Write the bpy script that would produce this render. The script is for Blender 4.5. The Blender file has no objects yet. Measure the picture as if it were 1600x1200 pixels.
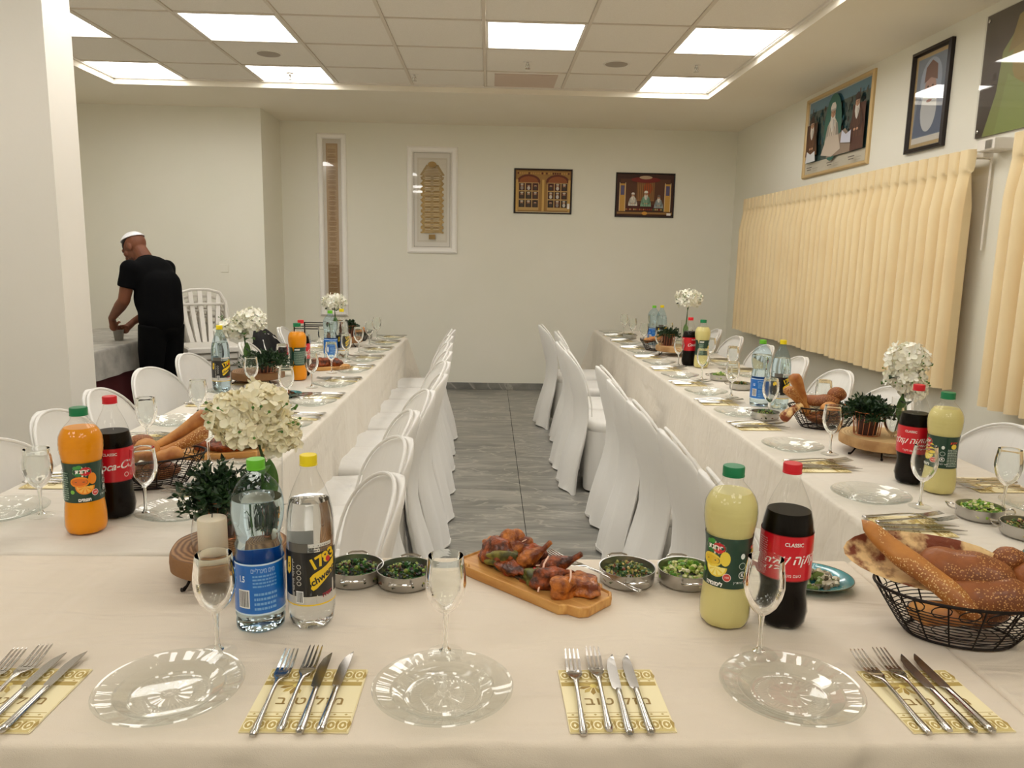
import bpy, math, random
from mathutils import Vector, Matrix
random.seed(7)
PI = math.pi
scene = bpy.context.scene
COL = scene.collection
# ------------------------------------------------------------------ camera, world, exposure
cam_d = bpy.data.cameras.new('camera'); cam = bpy.data.objects.new('camera', cam_d); COL.objects.link(cam)
def _cam_axes():
    f = 1198.0
    def ray(x, y): return Vector((x-800.0, y-600.0, f)).normalized()
    F = ray(765, 400)
    D = ray(660, 7800); D = (D - F*D.dot(F)).normalized()
    R = D.cross(F)
    return Matrix((R, F, -D))              # rows: world X, Y, Z expressed in camera space
_M = _cam_axes()
cx = _M @ Vector((1, 0, 0)); cy = -(_M @ Vector((0, 1, 0))); cz = -(_M @ Vector((0, 0, 1)))
cam.matrix_world = Matrix(((cx.x, cy.x, cz.x, 0), (cx.y, cy.y, cz.y, 0), (cx.z, cy.z, cz.z, 1.47), (0, 0, 0, 1)))
cam_d.sensor_width = 36.0; cam_d.lens = 1198.0/1600*36; cam_d.clip_start = 0.05; cam_d.clip_end = 60
scene.camera = cam
world = bpy.data.worlds.new('world'); scene.world = world; world.use_nodes = True
world.node_tree.nodes['Background'].inputs[0].default_value = (0.9, 0.85, 0.78, 1)
world.node_tree.nodes['Background'].inputs[1].default_value = 0.05
scene.view_settings.view_transform = 'Standard'; scene.view_settings.look = 'None'
scene.view_settings.gamma = 1; scene.view_settings.use_curve_mapping = False
scene.view_settings.exposure = 0.0
PANEL_STRENGTH = 9.0
scene.cycles.max_bounces = 16; scene.cycles.diffuse_bounces = 9; scene.cycles.transparent_max_bounces = 40
# ------------------------------------------------------------------ materials
def lin(c):
    return tuple(((v/255.0)/12.92 if v/255.0 <= .04045 else ((v/255.0+.055)/1.055)**2.4) for v in c)
def mat(name, rgb, rough=.6, metal=0, noise=None, bump=None, spec=.5, coat=0, sheen=0, trans=0, ior=1.45, sss=0):
    """noise=(scale, rgb2, detail[, low, high]); bump=(scale, strength, distance)"""
    m = bpy.data.materials.new(name); m.use_nodes = True
    nt = m.node_tree; b = nt.nodes['Principled BSDF']
    b.inputs['Base Color'].default_value = (*lin(rgb), 1)
    b.inputs['Roughness'].default_value = rough; b.inputs['Metallic'].default_value = metal
    b.inputs['Specular IOR Level'].default_value = spec
    b.inputs['Coat Weight'].default_value = coat; b.inputs['Sheen Weight'].default_value = sheen
    b.inputs['Transmission Weight'].default_value = trans; b.inputs['IOR'].default_value = ior
    if sss:
        b.inputs['Subsurface Weight'].default_value = sss; b.inputs['Subsurface Radius'].default_value = (.6, .5, .35); b.inputs['Subsurface Scale'].default_value = .012
    tc = nt.nodes.new('ShaderNodeTexCoord')
    if noise:
        n = nt.nodes.new('ShaderNodeTexNoise'); n.inputs['Scale'].default_value = noise[0]
        n.inputs['Detail'].default_value = noise[2] if len(noise) > 2 else 4
        nt.links.new(tc.outputs['Object'], n.inputs['Vector'])
        r = nt.nodes.new('ShaderNodeValToRGB')
        lo, hi = (noise[3], noise[4]) if len(noise) > 4 else (.35, .65)
        r.color_ramp.elements[0].position = lo; r.color_ramp.elements[1].position = hi
        r.color_ramp.elements[0].color = (*lin(rgb), 1); r.color_ramp.elements[1].color = (*lin(noise[1]), 1)
        nt.links.new(n.outputs['Fac'], r.inputs['Fac']); nt.links.new(r.outputs['Color'], b.inputs['Base Color'])
    if bump:
        n = nt.nodes.new('ShaderNodeTexNoise'); n.inputs['Scale'].default_value = bump[0]; n.inputs['Detail'].default_value = 3
        nt.links.new(tc.outputs['Object'], n.inputs['Vector'])
        bp = nt.nodes.new('ShaderNodeBump'); bp.inputs['Strength'].default_value = bump[1]; bp.inputs['Distance'].default_value = bump[2]
        nt.links.new(n.outputs['Fac'], bp.inputs['Height']); nt.links.new(bp.outputs['Normal'], b.inputs['Normal'])
    return m
def thin_glass(name, tint=(.95, .98, .96), edge=(.62, .68, .66), refl=1.0, rough=.02, base=.05, p0=.45):
    """thin clear sheet: straight-through light tinted by the wall, darker where seen edge on, plus mirror reflection"""
    m = bpy.data.materials.new(name); m.use_nodes = True; nt = m.node_tree
    nt.nodes.clear(); out = nt.nodes.new('ShaderNodeOutputMaterial')
    tr = nt.nodes.new('ShaderNodeBsdfTransparent'); gl = nt.nodes.new('ShaderNodeBsdfGlossy'); gl.inputs['Roughness'].default_value = rough
    lw = nt.nodes.new('ShaderNodeLayerWeight'); lw.inputs['Blend'].default_value = .35
    rp = nt.nodes.new('ShaderNodeValToRGB'); rp.color_ramp.elements[0].position = p0; rp.color_ramp.elements[1].position = 1
    rp.color_ramp.elements[0].color = (*tint, 1); rp.color_ramp.elements[1].color = (*edge, 1)
    nt.links.new(lw.outputs['Facing'], rp.inputs['Fac']); nt.links.new(rp.outputs['Color'], tr.inputs['Color'])
    mr = nt.nodes.new('ShaderNodeMapRange'); mr.inputs['To Min'].default_value = base; mr.inputs['To Max'].default_value = .65*refl
    pw = nt.nodes.new('ShaderNodeMath'); pw.operation = 'POWER'; pw.inputs[1].default_value = 3.5
    nt.links.new(lw.outputs['Facing'], pw.inputs[0]); nt.links.new(pw.outputs[0], mr.inputs['Value'])
    mx = nt.nodes.new('ShaderNodeMixShader'); nt.links.new(mr.outputs[0], mx.inputs['Fac'])
    nt.links.new(tr.outputs[0], mx.inputs[1]); nt.links.new(gl.outputs[0], mx.inputs[2]); nt.links.new(mx.outputs[0], out.inputs['Surface'])
    return m
def attr_mat(name, rough=.5, coat=0, bump=None, metal=0, spec=.5):
    """printed or naturally mottled surfaces: colour from the faces' own colour attribute"""
    m = mat(name, (200, 200, 200), rough, metal, bump=bump, coat=coat, spec=spec)
    nt = m.node_tree; a = nt.nodes.new('ShaderNodeAttribute'); a.attribute_name = 'tone'
    nt.links.new(a.outputs['Color'], nt.nodes['Principled BSDF'].inputs['Base Color']); return m
# ------------------------------------------------------------------ mesh builder
class MB:
    def __init__(s): s.v = []; s.f = []; s.m = []; s.c = []
    def add(s, vs, fs, mi=0, col=None):
        o = len(s.v); s.v += [tuple(p) for p in vs]
        for f in fs: s.f.append(tuple(i+o for i in f)); s.m.append(mi); s.c.append(col)
        return s
    def box(s, x0, x1, y0, y1, z0, z1, mi=0, col=None, T=None, bev=0):
        if bev:
            b = bev; vs = []; 
            for z, i in ((z0, b), (z0+b, 0), (z1-b, 0), (z1, b)):
                vs += [(x0+i, y0+i, z), (x1-i, y0+i, z), (x1-i, y1-i, z), (x0+i, y1-i, z)]
            fs = [(3, 2, 1, 0), (12, 13, 14, 15)] + [(k*4+j, k*4+(j+1) % 4, k*4+4+(j+1) % 4, k*4+4+j) for k in range(3) for j in range(4)]
        else:
            vs = [(x0, y0, z0), (x1, y0, z0), (x1, y1, z0), (x0, y1, z0), (x0, y0, z1), (x1, y0, z1), (x1, y1, z1), (x0, y1, z1)]
            fs = [(3, 2, 1, 0), (4, 5, 6, 7), (0, 1, 5, 4), (1, 2, 6, 5), (2, 3, 7, 6), (3, 0, 4, 7)]
        if T: vs = [T @ Vector(p) for p in vs]
        return s.add(vs, fs, mi, col)
    def rings(s, rr, mi=0, col=None, cap0=True, cap1=True, closed=True):
        n = len(rr[0]); vs = [p for r in rr for p in r]; fs = []
        for k in range(len(rr)-1):
            for j in range(n if closed else n-1):
                a = k*n+j; b = k*n+(j+1) % n; fs.append((a, b, b+n, a+n))
        if cap0: fs.append(tuple(range(n-1, -1, -1)))
        if cap1: fs.append(tuple(range((len(rr)-1)*n, len(rr)*n)))
        return s.add(vs, fs, mi, col)
    def lathe(s, prof, n=24, mi=0, col=None, c=(0, 0, 0), cap0=False, cap1=False, mod=None):
        rr = []
        for r, z in prof:
            rr.append([(c[0]+r*(mod(2*PI*j/n, z) if mod else 1)*math.cos(2*PI*j/n), c[1]+r*(mod(2*PI*j/n, z) if mod else 1)*math.sin(2*PI*j/n), c[2]+z) for j in range(n)])
        return s.rings(rr, mi, col, cap0, cap1)
    def tube(s, pts, r, n=8, mi=0, col=None, closed=False, flat=1.0):
        P = [Vector(p) for p in pts]; m = len(P); rr = []; up = None
        for i in range(m):
            if closed: t = (P[(i+1) % m]-P[i-1])
            else: t = P[min(i+1, m-1)]-P[max(i-1, 0)]
            t = t.normalized() if t.length > 1e-9 else Vector((0, 0, 1))
            if up is None: up = Vector((0, 0, 1)) if abs(t.z) < .9 else Vector((1, 0, 0))
            a = t.cross(up); a = a.normalized() if a.length > 1e-6 else Vector((1, 0, 0)); b = a.cross(t).normalized(); up = b
            ri = r[i] if isinstance(r, (list, tuple)) else r
            rr.append([P[i]+a*(ri*math.cos(2*PI*k/n))+b*(ri*flat*math.sin(2*PI*k/n)) for k in range(n)])
        if closed: rr.append(rr[0]); return s.rings(rr, mi, col, False, False)
        return s.rings(rr, mi, col)
    def ball(s, c, r, n=12, m=8, mi=0, col=None, T=None, wob=0, seed=0):
        rnd = random.Random(seed); rx, ry, rz = r if isinstance(r, (list, tuple)) else (r, r, r)
        ph = [rnd.uniform(0, 6) for _ in range(6)]
        vs = []; 
        for i in range(m+1):
            th = PI*i/m
            for j in range(n):
                p = 2*PI*j/n; d = Vector((math.sin(th)*math.cos(p), math.sin(th)*math.sin(p), math.cos(th)))
                k = 1+wob*(math.sin(3*d.x+ph[0])+math.sin(4*d.y+ph[1])+math.sin(5*d.z+ph[2])+.5*math.sin(9*d.x+7*d.y+ph[3]))/2
                q = Vector((d.x*rx*k, d.y*ry*k, d.z*rz*k))
                if T: q = T @ q
                vs.append(q+Vector(c))
        fs = []
        for i in range(m):
            for j in range(n):
                a = i*n+j; b = i*n+(j+1) % n
                if i == 0: fs.append((a, a+n, b+n))
                elif i == m-1: fs.append((a, a+n, b))
                else: fs.append((a, a+n, b+n, b))
        return s.add(vs, fs, mi, col)
    def build(s, name, mats, parent=None, smooth=True, loc=None, rot=None, angle=40):
        me = bpy.data.meshes.new(name); me.from_pydata(s.v, [], s.f)
        if not isinstance(mats, (list, tuple)): mats = [mats]
        for m in mats: me.materials.append(m)
        me.polygons.foreach_set('material_index', s.m)
        me.polygons.foreach_set('use_smooth', [smooth]*len(s.f))
        if any(c is not None for c in s.c):
            ca = me.color_attributes.new('tone', 'FLOAT_COLOR', 'CORNER'); arr = []
            for f, c in zip(s.f, s.c):
                q = (*lin(c), 1) if c is not None else (.5, .5, .5, 1)
                arr += list(q)*len(f)
            ca.data.foreach_set('color', arr)
        me.update()
        if smooth: me.set_sharp_from_angle(angle=math.radians(angle))
        o = bpy.data.objects.new(name, me); COL.objects.link(o)
        if parent is not None: o.parent = parent
        if loc is not None: o.location = loc
        if rot is not None: o.rotation_euler = rot
        return o
def tag(o, label=None, cat=None, group=None, kind=None):
    if label: o['label'] = label
    if cat: o['category'] = cat
    if group: o['group'] = group
    if kind: o['kind'] = kind
    return o
def thing(name, label, cat, loc=(0, 0, 0), rz=0, group=None):
    o = bpy.data.objects.new(name, None); COL.objects.link(o); o.empty_display_size = .05
    o.location = loc; o.rotation_euler = (0, 0, rz); return tag(o, label, cat, group)
def copy_tree(o, parent=None):
    c = o.copy(); COL.objects.link(c); c.parent = parent
    for ch in [x for x in KIDS.get(o.name, [])] if False else list(o.children): copy_tree(ch, c)
    return c
_used = set()
def place(proto, loc, rz=0, label=None, group=None, cat=None, rot=None):
    if proto.name in _used: o = copy_tree(proto)
    else: o = proto; _used.add(proto.name)
    o.location = loc; o.rotation_euler = rot if rot else (0, 0, rz)
    return tag(o, label, cat, group)
def interp(tab, z):
    for (a, u), (b, v) in zip(tab, tab[1:]):
        if z <= b: return u+(v-u)*(max(z, a)-a)/(b-a)
    return tab[-1][1]
_tcache = {}
def text_geo(txt, size, shear=0, bold=0, spacing=1):
    """outline lettering as flat faces, centred on the origin; Hebrew is given in reading order"""
    key = (txt, size, shear, bold, spacing)
    if key in _tcache: return _tcache[key]
    if any('\u0590' <= ch <= '\u05ff' for ch in txt): txt = txt[::-1]
    cu = bpy.data.curves.new('lettering', 'FONT'); cu.body = txt; cu.size = size; cu.align_x = 'CENTER'; cu.align_y = 'CENTER'
    cu.shear = shear; cu.offset = bold; cu.space_character = spacing; cu.resolution_u = 3
    o = bpy.data.objects.new('lettering', cu); COL.objects.link(o)
    dg = bpy.context.evaluated_depsgraph_get(); me = bpy.data.meshes.new_from_object(o.evaluated_get(dg))
    vs = [tuple(v.co) for v in me.vertices]; fs = [tuple(p.vertices) for p in me.polygons]
    bpy.data.objects.remove(o); bpy.data.curves.remove(cu); bpy.data.meshes.remove(me)
    _tcache[key] = (vs, fs); return vs, fs
# ------------------------------------------------------------------ room materials
def wall_mat(name, rgb, rgb2):
    return mat(name, rgb, .75, noise=(1.3, rgb2, 3), bump=(60, .08, .004), spec=.25)
M_wall = wall_mat('wall_paint', (231, 229, 215), (234, 231, 219))
M_column = wall_mat('column_paint', (230, 226, 217), (234, 229, 220))
M_soffit = wall_mat('soffit_paint', (236, 228, 211), (238, 231, 216))
M_ctile = mat('ceiling_tile_board', (236, 230, 220), .85, noise=(180, (230, 223, 212), 2, .4, .7), bump=(220, .25, .002), spec=.2)
M_bar = mat('grid_bar_enamel', (214, 203, 188), .5)
M_white = mat('white_enamel', (228, 222, 212), .45)
def floor_mat():
    m = mat('grey_stone_tile', (120, 118, 114), .32, spec=.5); nt = m.node_tree; b = nt.nodes['Principled BSDF']
    g = nt.nodes.new('ShaderNodeNewGeometry'); mp = nt.nodes.new('ShaderNodeMapping')
    mp.inputs['Scale'].default_value = (.9, 4.2, 1); mp.inputs['Rotation'].default_value = (0, 0, .12)
    nt.links.new(g.outputs['Position'], mp.inputs['Vector'])
    n = nt.nodes.new('ShaderNodeTexNoise'); n.inputs['Scale'].default_value = 2.4; n.inputs['Detail'].default_value = 9; n.inputs['Roughness'].default_value = .6; n.inputs['Distortion'].default_value = .6
    nt.links.new(mp.outputs[0], n.inputs['Vector'])
    r = nt.nodes.new('ShaderNodeValToRGB'); e = r.color_ramp.elements
    e[0].position = .28; e[0].color = (*lin((106, 106, 101)), 1); e[1].position = .74; e[1].color = (*lin((170, 166, 157)), 1)
    x = r.color_ramp.elements.new(.5); x.color = (*lin((136, 134, 127)), 1)
    nt.links.new(n.outputs['Fac'], r.inputs['Fac'])
    mp2 = nt.nodes.new('ShaderNodeMapping'); mp2.inputs['Scale'].default_value = (1, 2.6, 1); mp2.inputs['Rotation'].default_value = (0, 0, -.45)
    nt.links.new(g.outputs['Position'], mp2.inputs['Vector'])
    v = nt.nodes.new('ShaderNodeTexNoise'); v.inputs['Scale'].default_value = 1.5; v.inputs['Detail'].default_value = 6; v.inputs['Distortion'].default_value = 1.5
    nt.links.new(mp2.outputs[0], v.inputs['Vector'])
    vr = nt.nodes.new('ShaderNodeValToRGB'); q = vr.color_ramp.elements
    q[0].position = .478; q[0].color = (0, 0, 0, 1); q[1].position = .5; q[1].color = (.5, .5, .5, 1); z = q.new(.522); z.color = (0, 0, 0, 1)
    nt.links.new(v.outputs['Fac'], vr.inputs['Fac'])
    mx = nt.nodes.new('ShaderNodeMixRGB'); nt.links.new(vr.outputs['Color'], mx.inputs['Fac']); nt.links.new(r.outputs['Color'], mx.inputs[1])
    mx.inputs[2].default_value = (*lin((196, 190, 178)), 1); nt.links.new(mx.outputs[0], b.inputs['Base Color']); return m
M_floor = floor_mat()
M_grout = mat('dark_grout', (48, 47, 44), .9)
def emit_mat(name, rgb, s):
    m = bpy.data.materials.new(name); m.use_nodes = True; nt = m.node_tree; nt.nodes.clear()
    o = nt.nodes.new('ShaderNodeOutputMaterial'); e = nt.nodes.new('ShaderNodeEmission'); e.inputs[0].default_value = (*rgb, 1); e.inputs[1].default_value = s
    nt.links.new(e.outputs[0], o.inputs[0]); return m
M_panel = emit_mat('panel_light', (1.0, .972, .922), PANEL_STRENGTH)
# ------------------------------------------------------------------ room shell
X0, X1, Y0, Y1, ZT = -4.2, 2.64, -2.6, 8.45, 2.83
def struct(mb, name, m, **k): return tag(mb.build(name, m, smooth=False, **k), kind='structure')
struct(MB().box(X0-.1, X1+.1, Y1, Y1+.12, 0, ZT+.3), 'wall_back', M_wall)
struct(MB().box(X1, X1+.12, Y0, Y1, 0, ZT+.3), 'wall_right', M_wall)
struct(MB().box(X0-.12, X0, Y0, Y1, 0, ZT+.3), 'wall_left', M_wall)
struct(MB().box(X0-.1, X1+.1, Y0-.12, Y0, 0, ZT+.3), 'wall_front', M_wall)
struct(MB().box(X0, -2.22, 7.76, Y1, 0, ZT), 'wall_alcove', M_wall)
struct(MB().box(-3.1, -2.1, 3.87, 4.12, 0, ZT), 'wall_column', M_column)
fl = struct(MB().box(X0, X1, Y0, Y1, -.12, -.004), 'floor', M_grout)
# floor tiles 0.8 m, each its own piece
ft = None; TS = .8
for i in range(-6, 4):
    for j in range(-8, 7):
        x = .218+i*TS; y = 3.94+j*TS
        a, b = max(x+.0018, X0), min(x+TS-.0018, X1); c, d = max(y+.0008, Y0), min(y+TS-.0008, Y1)
        if b-a < .02 or d-c < .02: continue
        if a < -2.5 and c > 7.75: continue
        full = abs(b-a-TS) < .01 and abs(d-c-TS) < .01
        if full and ft is not None:
            o = ft.copy(); COL.objects.link(o)
        else:
            o = MB().box(0, b-a, 0, d-c, -.01, 0, bev=.0008).build('tile', M_floor, fl, smooth=False)
            if full: ft = o
        o.parent = fl; o.location = (a, c, 0)
for nm, q in (('baseboard_back', (-2.22, X1, Y1-.012, Y1)), ('baseboard_right', (X1-.012, X1, Y0, Y1-.012)), ('baseboard_alcove', (X0, -2.21, 7.748, 7.76))):
    struct(MB().box(*q, 0, .075, bev=.002), nm, M_floor)
OX0, OX1, OY0, OY1 = -3.16, 1.85, -2.07, 6.83
ce = MB()
for q in ((X0, X1, OY1, Y1), (X0, X1, Y0, OY0), (X0, OX0, OY0, OY1), (OX1, X1, OY0, OY1)): ce.box(*q, ZT, ZT+.2)
ce.box(OX0, OX1, OY0, OY1, ZT+.12, ZT+.2)
cl = struct(ce, 'ceiling', M_soffit)
CX = [-3.16, -2.55, -1.935, -1.30, -.671, -.056, .594, 1.227, 1.85]
CY = [6.83, 6.27, 5.61, 4.97, 4.33, 3.69, 3.05, 2.41, 1.77, 1.13, .49, -.15, -.79, -1.43, -2.07]
ZC = 2.885
for x in CX:
    w = .011; a = max(x-w, OX0); b = min(x+w, OX1)
    MB().box(a, b, OY0, OY1, ZC-.006, ZC+.02).build('grid_bar', M_bar, cl, smooth=False)
for y in CY:
    w = .009; MB().box(OX0, OX1, max(y-w, OY0), min(y+w, OY1), ZC-.005, ZC+.02).build('grid_bar', M_bar, cl, smooth=False)
tr = MB()
for q in ((OX0, OX1, OY1-.02, OY1), (OX0, OX0+.02, OY0, OY1), (OX1-.02, OX1, OY0, OY1)): tr.box(*q, ZC-.012, ZC+.01)
struct(tr, 'trim_1', M_white)
wy = lambda k: ('ahead over the far end', 'above the far half', 'above the middle', 'above the near half', 'over the camera side', 'behind the viewer', 'at the rear')[k]
lampn = {0: 'left', 2: 'left centre', 5: 'centre', 7: 'right'}
for r in range(14):
    for c in range(8):
        x0, x1, y1, y0 = CX[c]+.012, CX[c+1]-.012, CY[r]-.01, CY[r+1]+.01
        lit = (r == 0 and c in (0, 2, 7)) or (r in (2, 4, 6, 10, 12) and c in (0, 2, 5, 7))
        if lit:
            t = thing('ceiling_light', 'square white LED panel light, %s column, %s row' % (lampn[c], ('farthest', 'second farthest', 'third', 'fourth', 'fifth', 'sixth', 'seventh')[r//2]), 'light', ((x0+x1)/2, (y0+y1)/2, ZC), group='LED ceiling panels')
            hx, hy = (x1-x0)/2, (y1-y0)/2; m = MB()
            for q in ((-hx, hx, -hy, -hy+.016), (-hx, hx, hy-.016, hy), (-hx, -hx+.016, -hy+.016, hy-.016), (hx-.016, hx, -hy+.016, hy-.016)): m.box(*q, -.004, .012)
            m.build('frame', M_white, t, smooth=False)
            MB().box(-hx+.016, hx-.016, -hy+.016, hy-.016, .001, .010).build('diffuser', M_panel, t, smooth=False)
        else:
            MB().box(x0, x1, y0, y1, ZC, ZC+.012, bev=.002).build('tile', M_ctile, cl, smooth=False)
M_vent = mat('beige_vent_plate', (208, 188, 172), .7, bump=(300, .3, .002))
v = tag(MB().box(.02, .52, 6.34, 6.78, ZC-.006, ZC).build('ceiling_access_panel', M_vent, smooth=False), 'beige inset panel in the farthest ceiling tile row', 'ceiling panel')
def ceil_speaker(x, y, lab):
    t = thing('ceiling_speaker', lab, 'speaker', (x, y, ZC), group='round ceiling speakers')
    MB().lathe([(.0, -.004), (.085, -.004), (.092, -.006), (.1, -.004), (.102, 0)], 32).build('rim', M_white, t)
    g = MB().lathe([(0, -.0075), (.08, -.0065), (.083, -.004)], 32).build('grille', mat('speaker_grille', (168, 156, 142), .7, bump=(500, .5, .002)), t)
ceil_speaker(-1.62, 5.92, 'round white ceiling speaker left of centre between the light panels')
ceil_speaker(.915, 5.94, 'round ceiling speaker right of centre between the light panels')
M_steel = mat('brushed_steel', (190, 188, 184), .28, 1, bump=(90, .05, .001))
M_chrome = mat('polished_steel', (200, 197, 192), .14, 1)
def sprinkler(x, y, lab):
    t = thing('sprinkler', lab, 'sprinkler', (x, y, ZC), group='ceiling sprinklers')
    MB().lathe([(0, -.003), (.03, -.003), (.034, 0)], 20).build('escutcheon', M_white, t)
    m = MB(); m.lathe([(.009, 0), (.009, -.022), (.005, -.03), (.004, -.045), (0, -.045)], 12); m.tube([(-.012, 0, -.018), (-.014, 0, -.035), (0, 0, -.05)], .002); m.tube([(.012, 0, -.018), (.014, 0, -.035), (0, 0, -.05)], .002)
    m.build('nozzle', M_chrome, t); MB().lathe([(0, -.051), (.02, -.05), (.02, -.048), (0, -.048)], 16).build('deflector', M_chrome, t)
sprinkler(-1.62, 6.52, 'small chrome sprinkler between the two far left light panels')
sprinkler(1.50, 5.9, 'small chrome sprinkler between the two right light panels')
sprinkler(-.62, 6.45, 'small sprinkler on the grid bar left of the beige panel')
sprinkler(.26, 5.95, 'small sprinkler in front of the beige ceiling panel')
# ------------------------------------------------------------------ curtains
M_curtain = mat('cream_curtain_fabric', (236, 216, 174), .75, noise=(3, (231, 209, 166), 3), bump=(350, .12, .001), sheen=.2, spec=.2)
def curtain(name, label, y0, y1, z0, z1, pleats, seed):
    """pleated sheet hanging 10 cm off the right wall, header tucks on top"""
    rnd = random.Random(seed); n = pleats*12; zs = [z0, z0+.03, z0+.2, z0+.5, (z0+z1)/2, z1-.5, z1-.3, z1-.2, z1-.15, z1-.125, z1-.11, z1-.09, z1-.05, z1-.01, z1]
    j1 = [rnd.uniform(.7, 1.25) for _ in range(pleats+2)]; j2 = [rnd.uniform(-.5, .5) for _ in range(pleats+2)]
    vs = []
    for z in zs:
        d = z1-z
        A = interp([(0, .026), (.06, .026), (.105, .010), (.13, .016), (.3, .042), (2, .050)], d)
        for i in range(n+1):
            u = i/12; k = int(u); fr = u-k; a = j1[k]*(1-fr)+j1[k+1]*fr; p = (j2[k]*(1-fr)+j2[k+1]*fr)*min(1, d/.4)
            w = math.sin(2*PI*u+p)
            w = (abs(w)**.75)*(1 if w > 0 else -1)
            x = X1-.12+A*a*w
            if d < .125: q = min(1, (.125-d)/.02); x = x*(1-q)+q*(X1-.138+(.034 if i % 12 == 0 else (.012 if i % 12 in (1, 11) else 0)))
            y = y0+(y1-y0)*i/n+.012*math.cos(2*PI*u)*min(1, d/.2)
            vs.append((x, y, z+.004*math.sin(u*1.3)*(d > .5)))
    N = n+1; fs = [(k*N+i, k*N+i+1, (k+1)*N+i+1, (k+1)*N+i) for k in range(len(zs)-1) for i in range(n)]
    back = [(p[0]+.004, p[1], p[2]) for p in vs]; o = len(vs)
    fs2 = [tuple(o+i for i in reversed(f)) for f in fs]
    edge = [(i, i+N, o+i+N, o+i) for i in [k*N for k in range(len(zs)-1)]]+[(o+i, o+i+N, i+N, i) for i in [k*N+n for k in range(len(zs)-1)]]
    c = thing(name, label, 'curtain', (0, 0, 0))
    MB().add(vs+back, fs+fs2+edge).build('pleated_panel', M_curtain, c, angle=80)
    t = MB(); t.box(X1-.085, X1-.055, y0-.03, y1+.02, z1-.045, z1-.02, bev=.004); t.build('rail', M_white, c)
    for yy in (y0+.02, (y0+y1)/2, y1-.1): MB().box(X1-.06, X1, yy, yy+.03, z1-.045, z1-.015).build('bracket', M_white, c, smooth=False)
    c.location = (0, 0, 0); return c
curtain('curtain', 'long cream pleated curtain along the right wall under the pictures', 4.08, 7.72, .79, 2.07, 36, 3)
curtain('curtain', 'near cream curtain cut off at the right edge of the photo', 1.3, 3.76, .77, 2.10, 24, 9)
wu = thing('curtain_motor', 'small white boxed curtain control between the two curtains', 'control box', (X1, 3.98, 2.05))
MB().box(-.11, 0, -.05, .09, 0, .06, bev=.006).build('housing', M_white, wu); MB().box(-.114, -.11, -.03, .02, .01, .05).build('cover_plate', M_steel, wu, smooth=False)
MB().tube([(-.02, .1, -.02), (-.02, .1, -.25), (-.02, .1, -.5)], .006).build('cable', M_white, wu)
# ------------------------------------------------------------------ wall pictures
M_print = attr_mat('printed_paper', .35, coat=.6)
M_printmat = attr_mat('printed_matt', .6)
class Art:
    """flat print in picture coordinates (x right, y up, unit = metre), layers stacked 0.2 mm apart"""
    def __init__(s): s.mb = MB(); s.k = 0
    def _z(s): s.k += 1; return s.k*.00015
    def poly(s, pts, col): z = s._z(); s.mb.add([(x, -z, y) for x, y in pts], [tuple(range(len(pts)))], 0, col); return s
    def rect(s, x0, x1, y0, y1, col): return s.poly([(x0, y0), (x1, y0), (x1, y1), (x0, y1)], col)
    def ell(s, x, y, rx, ry, col, n=20, a=0):
        ca, sa = math.cos(a), math.sin(a)
        return s.poly([(x+rx*math.cos(2*PI*i/n)*ca-ry*math.sin(2*PI*i/n)*sa, y+rx*math.cos(2*PI*i/n)*sa+ry*math.sin(2*PI*i/n)*ca) for i in range(n)], col)
    def text(s, t, x, y, size, col, **k):
        vs, fs = text_geo(t, size, **k); z = s._z(); s.mb.add([(x+a, -z, y+b) for a, b, c in vs], fs, 0, col); return s
def frame_parts(t, w, h, fw, depth, mf, steps=((0, .6), (.3, 1), (.8, .9), (1, .5)), name='frame'):
    """mitred frame of profile steps (fraction of width, fraction of depth), outer size w x h"""
    m = MB(); prof = [(0, 0)]+[(a, b) for a, b in steps]+[(1, 0)]; rr = []
    for a, b in prof:
        i = a*fw; d = -b*depth
        rr.append([(-w/2+i, d, -h/2+i), (w/2-i, d, -h/2+i), (w/2-i, d, h/2-i), (-w/2+i, d, h/2-i)])
    m.rings(rr, cap0=False, cap1=False); return m.build(name, mf, t, smooth=False)
def picture(name, label, loc, rz, w, h, fw, depth, mf, art, glass=None, tilt=0, steps=((0, .6), (.3, 1), (.8, .9), (1, .5))):
    t = thing(name, label, 'picture', loc, rz); t.rotation_euler = (tilt, 0, rz)
    frame_parts(t, w, h, fw, depth, mf, steps)
    MB().box(-w/2+.002, w/2-.002, -.004, -.001, -h/2+.002, h/2-.002).build('backing', M_white, t, smooth=False)
    art.mb.build('print', M_printmat, t, smooth=False, loc=(0, -.006, 0))
    if glass: MB().box(-w/2+fw*.9, w/2-fw*.9, -.0125, -.011, -h/2+fw*.9, h/2-fw*.9).build('glass', glass, t, smooth=False)
    return t
M_picglass = thin_glass('picture_glass', (.97, .97, .97), (.8, .8, .8), base=.06)
M_blackframe = mat('dark_wood_frame', (32, 20, 16), .35)
M_whiteframe = mat('carved_white_frame', (248, 245, 240), .5, bump=(120, .8, .004))
M_goldframe = mat('pale_gold_frame', (206, 178, 128), .35, .2)
rnd = random.Random(5)
# tall narrow parchment
a = Art(); W, H = .30, 1.915
a.rect(-W/2+.03, W/2-.03, -H/2+.03, H/2-.03, (222, 214, 200)); a.rect(-.062, .062, -H/2+.1, H/2-.1, (190, 158, 116))
a.rect(-.058, .058, -H/2+.1, -H/2+.55, (158, 122, 74)); a.rect(-.05, .05, H/2-.24, H/2-.12, (200, 168, 124))
for i in range(150):
    y = H/2-.15-i*.0108; s = rnd.uniform(.025, .048); a.rect(-s, s*.9, y, y+.0035, (150, 116, 74) if i % 5 else (214, 190, 150))
picture('parchment_picture', 'tall narrow white carved frame with a brown parchment strip', (-1.683, Y1, 1.752), 0, W, H, .055, .035, M_whiteframe, a, M_picglass)
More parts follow.
